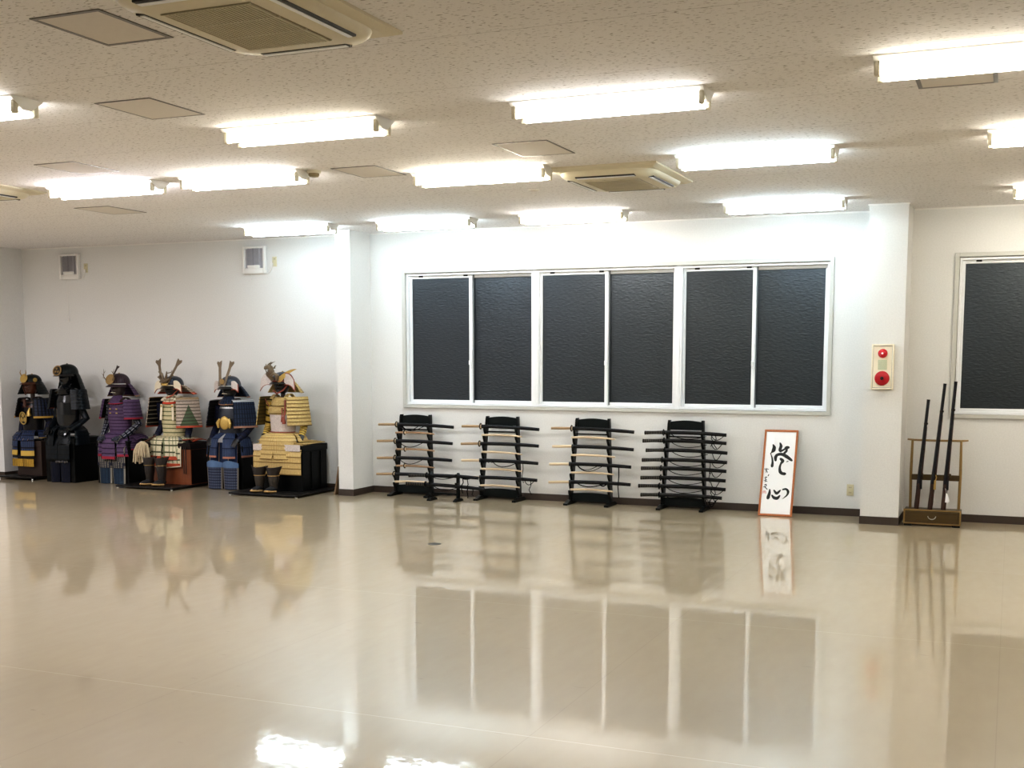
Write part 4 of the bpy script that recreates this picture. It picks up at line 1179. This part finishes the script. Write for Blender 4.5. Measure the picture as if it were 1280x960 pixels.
# --- first armour, far left
def disc_crest(mb, c, r, t=.006, tilt=0.0, yaw=0.0, ring=0.0):
    Mx = Matrix.Translation(c) @ Matrix.Rotation(yaw, 4, 'Z') @ Matrix.Rotation(rad(90) + tilt, 4, 'X')
    if ring: mb.lathe([(ring, -t / 2), (r, -t / 2), (r + .002, 0), (r, t / 2), (ring, t / 2), (ring, -t / 2)], 28, Mx, False)
    else: mb.lathe([(r * .6, -t / 2), (r, -t / 2), (r + .002, 0), (r, t / 2), (r * .6, t / 2)], 28, Mx)
    return mb
def ex1(t, hm, cu, d):
    c = Vector((0, d['cyh'] - d['RB'] - .02, d['brow'] + .055))
    cr = obj('crest', disc_crest(MB(), c, .058, .008, rad(-14)), AM['gold'], hm, 40)
    for s in (-1, 1):
        h = MB().tube([c + Vector((s * .03, -.004, .03)), c + Vector((s * .05, -.01, .075)), c + Vector((s * .04, -.004, .11))], [.008, .006, .002], 8)
        obj('antler', h, AM['gold_dull'], cr, 60)
    for s in (-1, 1):
        obj('side_plate', disc_crest(MB(), EL(d['RA'] + .014, d['RB'] + .014, s * rad(66), d['brow'] + .035, 0, d['cyh']), .026, .006, 0, s * rad(66)), AM['gold'], hm, 40)
    # round gold crest with three leaves on the belly
    ec = Vector((-.035, -d['B'] - .02, lerp(d['wa'], d['sh'], .40)))
    e = obj('belly_crest', disc_crest(MB(), ec, .082, .006, rad(4), rad(-14)), AM['a1_main'], cu, 40)
    r = MB(); Mx = Matrix.Translation(ec + Vector((0, -.006, 0))) @ Matrix.Rotation(rad(-14), 4, 'Z') @ Matrix.Rotation(rad(94), 4, 'X')
    r.lathe([(.068, 0), (.084, 0), (.084, .006), (.068, .006), (.068, 0)], 32, Mx, False)
    for k in range(3):
        an = rad(90 + 120 * k)
        for q in (-.5, .5):
            r.lathe([(.024, 0), (.024, .004), (.014, .006)], 14, Mx @ Matrix.Translation((.036 * math.cos(an) + .014 * q * math.sin(an), .036 * math.sin(an) - .014 * q * math.cos(an), 0)))
    obj('leaf_emblem', r, AM['gold'], e, 40)
    obj('gold_tassel', MB().tube([(.075, -d['B'] - .015, lerp(d['wa'], d['sh'], .72)), (.07, -d['B'] - .035, lerp(d['wa'], d['sh'], .58)), (.07, -d['B'] - .03, lerp(d['wa'], d['sh'], .47))], [.01, .024, .032], 10), AM['gold'], cu, 50)
    obj('chin_cord', MB().tube([EL(.09, .10, -1.1, d['brow'] - .02, 0, d['hy']), EL(.085, .108, -.5, d['brow'] - .07, 0, d['hy']), EL(.07, .10, 0, d['chin'] - .01, 0, d['hy']), EL(.085, .108, .5, d['brow'] - .06, 0, d['hy']), EL(.09, .10, 1.1, d['brow'] - .01, 0, d['hy'])], .008, 8), AM['brown_lac'], hm, 60)
    obj('cross_post', MB().box(-.02, .02, d['hy'] - .13, d['hy'] - .115, d['sh'] - .1, d['sh'] - .01, .003), AM['brown_lac'], t)
    def f(u, v): return Vector((lerp(-.08, .13, u), -.15 - .10 * v - .015 * math.sin(PI * u), lerp(.62, .51, v)))
    obj('front_cloth', MB().sheet(f, 8, 1, 0, .006, 3), AM['a5_cloth'], t, 40)
board(-12.09, -11.50, -.63, -.08, .028, .046, 'low black display board under the far left armour')
storage_box(-11.90, -11.49, -.47, -.1, .0465, .50, 'dark_brown', 'dark_brown', 'brown wooden chest under the far left armour', False)
armor(dict(x=-11.76, y=-.31, label='far left samurai armour, black and navy with round gold crest on belly', sh=1.04, waist=.62, chin=1.10, brow=1.245, top=1.345,
    do='a1_main', do_amp=.001, chest_band='brown_lac', face='brown_lac', throat=None, helm='black_helm', neck='black_helm', neck_d=.17, neck_r=.085, brim='brown_lac', neck_a=66, ra=.10, rb=.12,
    sode='navy_ribs', sode_w=.26, sode_h=.25, sode_bulge=.04, sode_x=.17, sode_cap='a1_main', sleeve='sleeve_plain', strap='dark_brown', elbow=(.225, .05, .74), wrist=(.215, -.01, .56), lap=.545,
    skirt=[(-75, 40, .24, .2, 0), (-26, 46, .22, .235, .01), (24, 50, .22, .24, .0), (76, 42, .24, .2, None), (180, 90, .19, .15, None)], skirt_z=.31, skirt_m='navy_skirt', skirt_l=4,
    thigh=dict(box=(-.18, .18, -.195, -.05, .505, .28), m='a1_main', band='gold_band', bz=(.17, .268)), extra=ex1))

# --- second armour, black
def ex2(t, hm, cu, d):
    c = Vector((0, d['cyh'] - d['RB'] - .028, d['brow'] + .05))
    cr = obj('crest', disc_crest(MB(), c, .066, .010, rad(-16), 0, .052), AM['gold_dull'], hm, 40)
    obj('crest_centre', disc_crest(MB(), c + Vector((0, .004, 0)), .053, .006, rad(-16)), AM['face_black'], cr, 40)
    e = MB()
    for an in (90, 210, 330):
        e.lathe([(.016, 0), (.014, .004)], 12, Matrix.Translation(c + Vector((.024 * math.cos(rad(an)), -.006, .024 * math.sin(rad(an))))) @ Matrix.Rotation(rad(74), 4, 'X'))
    obj('crest_emblem', e, AM['gold_dull'], cr, 40)
    for s in (-1, 1):
        hd = MB()
        w = Vector((s * .13, -.225, d['wa'] - .06))
        for k in range(4):
            b = w + Vector((s * (-.03 + .02 * k), 0, .0))
            hd.tube([b + Vector((0, .02, .02)), b + Vector((-s * .01, -.03, .005)), b + Vector((-s * .015, -.06, -.03 - .004 * k))], [.012, .011, .008], 7)
        hd.tube([w + Vector((-s * .04, .02, .02)), w + Vector((-s * .07, -.01, .0)), w + Vector((-s * .075, -.035, -.02))], [.012, .011, .008], 7)
        obj('glove', hd, AM['black_shine'], t, 60)
    obj('knee_braid', MB().tube([(-.02 + .04 * k * .9, -.225 - .004 * (k % 2), .262 + .008 * (k % 2)) for k in range(6)], .014, 6), AM['mail'], t, 60)
storage_box(-11.285, -10.82, -.60, -.06, 0, .56, 'black_box', 'black_box', 'black chest under the all-black armour', False)
armor(dict(x=-11.05, y=-.43, label='all-black glossy samurai armour with round gilt ring crest on helmet', sh=1.17, waist=.70, chin=1.215, brow=1.355, top=1.48, ta=.16, tb=.13,
    do='black_shine', do_amp=.0, do_lames=3, chest_band='black_shine', band_v=.3, face='black_shine', throat='black_shine', throat_h=.09, throat_r=.13, helm='black_helm', neck='black_helm', neck_d=.24, neck_r=.085, neck_a=96, rb=.145,
    sode='black_lace', sode_w=.23, sode_h=.25, sode_bulge=.06, sode_x=.185, sode_l=6, lap=.60, sleeve='black_lace', strap='black_shine', hand='black_shine', knob='black_shine', elbow=(.24, .05, .80), wrist=(.16, -.17, .66),
    skirt=[(-80, 44, .25, .22, 0), (-27, 50, .21, .23, .0), (27, 50, .21, .23, .02), (80, 44, .25, .22, 0), (180, 110, .2, .2, None)], skirt_z=.47, skirt_m='black_lace', skirt_l=6,
    thigh=dict(box=(-.19, .19, -.215, -.05, .565, .29), m='black_lace', split=True), shin=dict(cx=0.0, dx=.083, y=-.175, z1=.26, z0=.004, flat=True, w=.16, m='navy_shin'), extra=ex2))

# --- third armour, purple
def ex3(t, hm, cu, d):
    c = Vector((0, d['cyh'] - d['RB'] - .026, d['brow'] + .075))
    cr = obj('crest', disc_crest(MB(), c, .066, .006, rad(-18)), AM['gold_dull'], hm, 40)
    for s in (-1, 1):
        a = MB()
        b = c + Vector((s * .05, -.012, -.01))
        a.tube([b, b + Vector((s * .03, -.01, .045)), b + Vector((s * .02, -.01, .10)), b + Vector((s * .035, 0, .14))], [.006, .005, .004, .0015], 6)
        a.tube([b + Vector((s * .026, -.01, .05)), b + Vector((s * .055, -.01, .085))], [.004, .0015], 6)
        a.tube([b + Vector((s * .022, -.01, .085)), b + Vector((-s * .005, -.01, .115))], [.004, .0015], 6)
        a.tube([b + Vector((s * .012, -.008, .02)), b + Vector((s * .05, -.01, .035))], [.004, .0015], 6)
        obj('antler', a, AM['bronze'], cr, 60)
    obj('feather_blade', horn(MB(), c + Vector((.02, .02, .02)), c + Vector((.075, .07, .17)), .024, .04, .01), AM['face_brown'], cr)
    for s in (-1, 1):
        for z in (.93, .88):
            st = MB().box(s * .05 - .012, s * .05 + .012, -d['B'] - .012, -d['B'] - .004, z - .006, z + .006)
            obj('gilt_fitting', st, AM['gold'], cu)
    def f(u, v): return Vector((.12 + .06 * u, -.075 + .07 * u, lerp(.93, .83, v)))
    obj('arm_plate', MB().sheet(f, 4, 1, 0, .005, 2), AM['silver_horn'], cu, 40)
    for s in (-1, 1):
        gl = MB()
        w = Vector((s * .13, -.215, d['wa'] - .055))
        for k in range(4):
            b = w + Vector((s * (-.03 + .02 * k), 0, 0))
            gl.tube([b + Vector((0, .03, .02)), b + Vector((-s * .01, -.02, .0)), b + Vector((-s * .015, -.045, -.025))], [.011, .010, .007], 7)
        gl.tube([w + Vector((-s * .04, .02, .02)), w + Vector((-s * .065, -.005, .0)), w + Vector((-s * .07, -.025, -.02))], [.011, .010, .007], 7)
        obj('glove', gl, AM['sleeve_dark'], t, 60)
    obj('side_cloth', MB().sheet(lambda u, v: Vector((.20 + .10 * v, lerp(-.05, .20, u), lerp(.60, .545, v) + .02 * math.sin(PI * u))), 8, 3, .003, .006), AM['purple_do'], t, 40)
storage_box(-10.57, -10.085, -.47, -.05, 0, .54, 'black_box', 'black_box', 'black chest under the purple armour', False)
armor(dict(x=-10.325, y=-.315, label='purple laced samurai armour with antler and feather crest', sh=1.05, waist=.625, chin=1.085, brow=1.225, top=1.365, ta=.152,
    do='purple_do', do_lames=10, chest_band='mail', band_v=.12, face='face_brown', mustache=True, throat='purple', throat_h=.075, throat_r=.125, helm='plum_helm', neck='purple_neck', neck_d=.16, neck_r=.11, brim='plum_helm', rim='silver_horn', rb=.14, neck_a=96,
    sode='purple', sode_w=.235, sode_h=.245, sode_bulge=.05, sode_x=.19, sode_l=6, sleeve='sleeve_dark', hand='mail', elbow=(.25, .05, .74), wrist=(.15, -.16, .575),
    skirt=[(-84, 40, .26, .19, .06), (-38, 46, .25, .215, .02), (0, 40, .2, .235, -.01), (38, 46, .25, .215, .02), (84, 40, .26, .19, .1), (180, 110, .2, .2, None)], skirt_z=.325, skirt_m='purple', skirt_l=6,
    thigh=dict(box=(-.215, .215, -.185, -.05, .545, .23), m='mail', l=5), shin=dict(cx=0.0, dx=.105, y=-.165, z1=.235, z0=.004, flat=True, w=.205, m='teal_shin', knee='mail'), extra=ex3))

# --- fourth armour, cream and green with horns
def ex4(t, hm, cu, d):
    c = Vector((0, d['cyh'] - d['RB'] - .022, d['brow'] + .035))
    cr = obj('crest', MB().box(-.05, .05, c.y - .008, c.y + .008, c.z - .02, c.z + .012, .005), AM['gold'], hm, 40)
    for s in (-1, 1):
        obj('horn', horn(MB(), c + Vector((s * .035, -.006, -.005)), c + Vector((s * .16, .10, .30)), .034, .066, .03, .006, s), AM['bronze'], cr)
    dg = MB()
    for k in range(5):
        a0 = rad(72 * k + 20)
        p0 = c + Vector((.0, -.012, .02))
        p1 = c + Vector((.055 * math.cos(a0), -.03 - .012 * (k % 2), .07 + .05 * math.sin(a0)))
        p2 = c + Vector((.09 * math.cos(a0 + .6), -.02, .10 + .07 * math.sin(a0 + .5)))
        dg.tube([p0, p1, p2], [.014, .016, .006], 7)
    dg.tube([c + Vector((-.02, -.012, .03)), c + Vector((-.05, -.03, .085)), c + Vector((-.02, -.03, .125)), c + Vector((-.055, -.04, .15))], [.012, .018, .015, .006], 8)
    dg.tube([c + Vector((.03, -.012, .05)), c + Vector((.05, -.02, .13)), c + Vector((.11, -.01, .14)), c + Vector((.12, .0, .17))], [.008, .008, .006, .003], 7)
    obj('dragon_ornament', dg, AM['bronze'], cr, 60)
    for s in (-1, 1):
        def f(u, v): return Vector((s * (.065 + .03 * u) + s * .01 * v, -d['B'] * .95 - .012 - .01 * v, lerp(d['sh'] - .075, d['sh'] - .27, v)))
        ap = obj('armpit_plate', MB().sheet(f, 3, 1, 0, .006, 3), AM['cream_leather'], cu, 40)
        obj('rosette', MB().lathe([(.014, 0), (.012, .005), (.004, .007)], 12, Matrix.Translation(f(.5, .12) + Vector((0, -.007, 0))) @ Matrix.Rotation(rad(90), 4, 'X')), AM['gold'], ap, 40)
    obj('chin_cord', MB().tube([EL(.115, .11, 1.35, d['brow'] - .03, 0, d['hy']), EL(.10, .115, .8, d['chin'] + .01, 0, d['hy']), EL(.08, .11, 0, d['chin'] - .025, 0, d['hy'])], .008, 8), AM['orange_hem'], hm, 60)
    for q in (0, .03):
        cd = MB().tube([(.30 + q, -.21, .50), (.305 + q, -.215, .35), (.30 + q, -.212, .17)], .006, 6)
        obj('hanging_cord', cd, AM['face_black'], t, 60)
    obj('lower_trim', MB().tube([(-.25, -.185, .50), (-.26, -.215, .26), (0, -.235, .235), (.255, -.215, .26), (.25, -.2, .50)], .008, 8), AM['cream_leather'], t, 60)
    obj('lap_cloth', MB().sheet(lambda u, v: Vector((.20 + .14 * v, lerp(-.06, .2, u), lerp(.585, .555, v) + .02 * math.sin(PI * u))), 6, 3, .003, .006), AM['a4_neck'], t, 40)
board(-9.96, -9.12, -.85, -.06, .016, .034, 'low black display board under the cream and green armour')
storage_box(-9.80, -9.115, -.50, -.07, .0345, .54, 'brown_box', 'dark_box', 'red-brown chest under the cream and green armour', False)
armor(dict(x=-9.49, y=-.32, label='cream and green samurai armour with tall forked horns and dragon crest', sh=1.08, waist=.60, chin=1.105, brow=1.215, top=1.34, ta=.15,
    do='a4_do', do_lames=9, face='face_black', throat='a4_throat', throat_h=.08, throat_r=.12, helm='a5_do', neck='a4_neck', neck_d=.11, neck_r=.155, neck_a=96, rim='cream_leather', rb=.135,
    turn=('cream_leather', .095, .07), turn_drop=.05, turn_hem='orange_hem', sode='a4_sode', sode_in='a4_inner', sode_az2=98, sode_w=.31, sode_h=.36, sode_x=.22, sode_l=9, sode_bulge=.02, sode_cap='gold_dull', sode_az=58, sleeve='sleeve_plain', strap='cream_leather', elbow=(.205, .04, .74), wrist=(.235, -.04, .61),
    skirt=[(-76, 44, .325, .2, .02), (-25, 52, .26, .225, .0), (23, 48, .25, .222, .0), (70, 42, .29, .22, None), (180, 110, .2, .2, None)], skirt_z=.335, skirt_m='a4_skirt', skirt_l=5, lap=.585,
    thigh=dict(box=(-.25, .25, -.195, -.02, .548, .25), m='a4_skirt'), shin=dict(cx=-.04, dx=.09, y=-.315, z1=.275, z0=.07, m='shin_brown', floor=.034), extra=ex4))
t = thing('commander_baton', 'cream tassel baton hanging over the knee of the cream and green armour', 'baton', (-9.49 - .235, -.62, .50))
obj('baton_stick', MB().tube([(.10, .12, .12), (.03, .03, .06), (.0, .0, .045)], .011, 8), AM['brown_lac'], t, 50)
fr = MB()
for k in range(95):
    a = random.uniform(0, 2 * PI); r = random.uniform(.01, .085)
    sx, sy = r * math.cos(a), r * .7 * math.sin(a)
    ln = random.uniform(.12, .27)
    fr.tube([(sx * .25, sy * .25, .055), (sx * .9, sy * .9 - .008, .02), (sx * 1.25 - .01, sy * 1.2 - .016, -.06), (sx * 1.35 + random.uniform(-.012, .012) - .012, sy * 1.3 - .014, .05 - ln)], [.004, .0050, .0055, .005], 5)
o = obj('tassel', fr, AM['fringe'], t, 60)
o['kind'] = 'stuff'

# --- fifth armour, navy with two horns
def ex5(t, hm, cu, d):
    c = Vector((0, d['cyh'] - d['RB'] - .024, d['brow'] + .04))
    cr = obj('crest', MB().lathe([(.03, -.004), (.034, 0), (.03, .004)], 20, Matrix.Translation(c + Vector((0, -.004, .03))) @ Matrix.Rotation(rad(90), 4, 'X')), AM['gold_dull'], hm, 40)
    for s in (-1, 1):
        obj('horn', horn(MB(), c + Vector((s * .028, -.006, -.02)), c + Vector((s * .085, .085, .275)), .036, .058, .025, .006, s), AM['bronze'], cr)
    ec = Vector((0, -d['B'] * 1.02 - .012, lerp(d['wa'], d['sh'], .33)))
    e = obj('gold_mask_crest', MB().lathe([(.062, -.004), (.07, .004), (.062, .012), (.05, .016), (.02, .022)], 26, Matrix.Translation(ec) @ Matrix.Rotation(rad(90), 4, 'X') @ Matrix.Diagonal((1, 1.15, 1, 1))), AM['gold'], cu, 40)
    for s in (-1, 1):
        k = MB().tube([ec + Vector((s * .068, -.004, .05)), ec + Vector((s * .09, -.014, 0)), ec + Vector((s * .08, -.01, -.06))], [.012, .022, .014], 9)
        obj('gold_knot', k, AM['gold'], e, 50)
    obj('chest_braid', MB().tube([EL(.10, d['B'] * .9, -1.2, d['sh'] - .02), EL(.11, d['B'] + .03, -.5, d['sh'] - .05), EL(.11, d['B'] + .035, .4, d['sh'] - .045)], .006, 6), AM['gold'], cu, 60)
    def f(u, v): return Vector((lerp(-.2, .2, u), -.155 - .02 * v, lerp(.56, .26, v)))
    obj('front_cloth', MB().sheet(f, 10, 1, 0, .006, 4), AM['a5_cloth'], t, 40)
storage_box(-8.93, -8.42, -.42, -.05, 0, .52, 'black_box', 'black_box', 'black chest under the navy armour', False)
armor(dict(x=-8.665, y=-.29, label='navy blue laced samurai armour with two upright horns and gold mask on belly', sh=1.06, waist=.66, chin=1.10, brow=1.215, top=1.345, ta=.15,
    do='a5_do', do_amp=.001, chest_band='silver_horn', band_v=.2, face='face_black', mustache=True, throat='a5_lace', throat_h=.075, throat_r=.13, helm='a5_do', neck='a5_lace', neck_d=.14, neck_r=.105, neck_a=96, rim='silver_horn', rb=.135,
    turn=('white_leather', .06, .07), turn_drop=.03, turn_hem='orange_hem', sode='a5_lace', sode_az2=90, sode_w=.29, sode_h=.325, sode_x=.195, sode_az=60, sode_l=6, sode_bulge=.025, sode_cap='silver_horn', sleeve='sleeve_plain', elbow=(.25, .06, .74), wrist=(.19, -.14, .58),
    skirt=[(-76, 42, .275, .2, .0), (-26, 46, .215, .23, .0), (26, 46, .215, .23, -.01), (76, 42, .262, .2, .0), (180, 110, .2, .2, None)], skirt_z=.385, skirt_m='a5_skirt', skirt_l=3,
    shin=dict(cx=0.0, dx=.115, y=-.175, z1=.30, z0=.004, flat=True, w=.225, m='a5_shin', knee='a5_knee'), extra=ex5))

# --- sixth armour, gold, beside the column
def ex6(t, hm, cu, d):
    c = Vector((0, d['cyh'] - d['RB'] - .02, d['brow'] + .035))
    cr = obj('crest', MB().sheet(lambda u, v: c + Vector((.03 + .20 * u, .01 + .09 * u, .02 + .10 * math.sin(u * PI * .55) - .085 * v * (1 - u) ** .8)), 12, 1, 0, .005, 3), AM['gold'], hm, 50)
    dg = MB()
    random.seed(11)
    dg.tube([c + Vector((-.02, -.01, -.01)), c + Vector((-.06, -.03, .05)), c + Vector((-.01, -.05, .095)), c + Vector((-.04, -.055, .15)), c + Vector((-.085, -.06, .135)), c + Vector((-.10, -.06, .12))], [.024, .034, .034, .032, .024, .012], 9)
    dg.tube([c + Vector((.03, -.01, -.01)), c + Vector((.05, -.03, .045)), c + Vector((.015, -.045, .07)), c + Vector((-.03, -.05, .04))], [.02, .026, .022, .014], 8)
    for k in range(26):
        p = c + Vector((random.uniform(-.09, .03), -.045, random.uniform(.03, .15)))
        q = p + Vector((random.uniform(-.05, .08), random.uniform(-.02, .03), random.uniform(.02, .075)))
        dg.tube([p, (p + q) / 2 + Vector((0, 0, .008)), q], [.009, .006, .0012], 5)
    obj('dragon_ornament', dg, AM['bronze'], hm, 60)
    obj('chin_cord', MB().tube([EL(.125, .10, 1.3, d['brow'] + .0, 0, d['hy']), EL(.10, .115, .8, d['chin'] + .035, 0, d['hy']), EL(.075, .11, 0, d['chin'] - .005, 0, d['hy']), EL(.095, .115, -.8, d['chin'] + .03, 0, d['hy'])], .009, 8), AM['red_cord'], hm, 60)
    for k, (zo, dx) in enumerate(((0.0, .0), (-.085, -.03))):
        def f(u, v):
            th = lerp(-rad(85), rad(62), u); r = .105 + .018 * v + .012 * k
            return EL(r + .01, r + .012, th, d['sh'] - .02 + zo - .075 * v - .02 * math.cos(th), dx, 0)
        obj('chest_flap', MB().sheet(f, 12, 3, .005, .005), AM['gold_lace'], cu, 40)
    cd = MB()
    cd.tube([(.10, -.10, d['sh'] - .05), (.12, -.135, d['sh'] - .17), (.10, -.14, d['sh'] - .27)], .010, 7)
    cd.tube([(.07, -.12, d['sh'] - .14), (.085, -.142, d['sh'] - .22), (.07, -.142, d['sh'] - .30)], .008, 7)
    cd.tube([(.10, -.14, d['sh'] - .24), (.105, -.145, d['sh'] - .29), (.105, -.14, d['sh'] - .32)], [.012, .02, .024], 8)
    obj('red_tassel', cd, AM['red_cord'], cu, 60)
    obj('waist_cord', MB().tube([EL(d['A'] + .01, d['B'] + .012, lerp(-1.5, 1.5, k / 12), d['wa'] + .012) for k in range(13)], .008, 7), AM['red_cord'], cu, 60)
    obj('brace_cord', MB().tube([(-.21, -.05, d['sh'] - .04), (-.11, -.12, d['sh'] - .12)], .006, 6), AM['red_cord'], t, 60)
    tp = MB().sheet(lambda u, v: Vector((lerp(-.28, .36, u), -.213 - .006 * math.sin(PI * u), lerp(.575, .50, v))), 12, 1, 0, .005, 2)
    obj('printed_band', tp, AM['white_leather'], t, 40)
    obj('lap_cloth', MB().sheet(lambda u, v: Vector((lerp(.16, .375, v), lerp(-.17, .30, u), .600 - .018 * v)), 8, 4, .004, .006), AM['gold_haidate'], t, 40)
board(-8.27, -7.345, -.91, -.05, .014, .034, 'large low black display board under the gold armour')
storage_box(-8.12, -7.475, -.58, -.06, .0345, .565, 'black_box', 'black_box', 'black chest under the gold armour, with side battens')
armor(dict(x=-7.845, y=-.40, label='gold laced samurai armour with white belly and dragon crest, beside middle column', sh=1.13, waist=.695, chin=1.16, brow=1.285, top=1.40, ta=.155,
    do='gold_lace', belly_band='white_leather', belly_v=(.48, .96), face='face_black', helm='a5_do', neck='gold_lace', neck_d=.14, neck_r=.115, neck_a=96, rim='red_cord', rb=.135,
    turn=('white_leather', .135, .10), turn_drop=.07, turn_hem='red_cord', turn_loop=True, sode='gold_lace', sode_in='a6_inner', sode_az2=96, sode_w=.29, sode_h=.335, sode_z=1.12, sode_x=.205, sode_az=58, sode_l=8, sode_bulge=.03, sleeve='gold_sleeve', strap='gold_lace', elbow=(.245, .06, .77), wrist=(.25, -.01, .66), hand='face_black',
    skirt=[(-84, 40, .27, .2, None), (-28, 60, .26, .225, .0), (30, 64, .29, .222, .0), (84, 40, .29, .2, None), (180, 110, .2, .2, None)], skirt_z=.40, skirt_m='gold_haidate', skirt_l=6, lap=.61,
    thigh=dict(box=(-.285, .365, -.207, .0, .572, .225), m='gold_haidate', l=8, split=False), shin=dict(cx=-.03, dx=.095, y=-.315, z1=.225, z0=.07, m='shin_grey', knee='shin_brown', floor=.034, band='sole'), extra=ex6))

# ------------------------------------------------------------------ added area lamps standing in for unseen light rows, beside and behind the camera
def lamp(x, y, power, col):
    l = bpy.data.lights.new('unseen_fill_lamp', 'AREA'); l.shape = 'RECTANGLE'; l.size = 1.1; l.size_y = .2; l.energy = power; l.color = col
    o = bpy.data.objects.new('unseen_fill_lamp', l); COL.objects.link(o); o.location = (x, y, H - .07)
    return o
LP = 42
for y in (-9.0, -11.4, -13.8):
    for x in (-11.0, -8.4, -5.6, -3.0 if y != -9.0 else -1.4, 1.2):
        lamp(x, y, LP * .14, (.97, .98, 1))
for x, y in ((-9.5, -4.35), (-11.6, -4.35), (-8.4, -7.08), (-10.9, -7.08), (2.1, -6.17), (1.9, -4.0), (2.1, -1.32)):  # added side lamps out of frame, left ones raised to brighten the wall
    lamp(x, y, LP * (.3 if x > 0 else .5 if y < -5 else 1.35), (1, .9, .8) if x > 0 else (.97, .95, 1))

# ------------------------------------------------------------------ world, camera, view
w = bpy.data.worlds.new('night'); scene.world = w; w.use_nodes = True
w.node_tree.nodes['Background'].inputs[0].default_value = (.01, .012, .018, 1); w.node_tree.nodes['Background'].inputs[1].default_value = .3
cam = bpy.data.cameras.new('camera'); co = bpy.data.objects.new('camera', cam); COL.objects.link(co)
F, CX, CY, YAW, PIT, D = 1467.26, 652.65, 605.35, .394, -.1097, 11.9963
cam.sensor_fit = 'HORIZONTAL'; cam.sensor_width = 36; cam.lens = F / 1280 * 36
cam.shift_x = (640 - CX) / 1280; cam.shift_y = (CY - 480) / 1280
cam.clip_start = .05; cam.clip_end = 100
co.location = (0, -D, 1.6)
co.rotation_euler = (PI / 2 + PIT, 0, YAW)
scene.camera = co
scene.view_settings.view_transform = 'Standard'
scene.view_settings.look = 'Medium High Contrast'
scene.view_settings.exposure = 0.46
scene.cycles.use_denoising = True
scene.cycles.max_bounces = 8
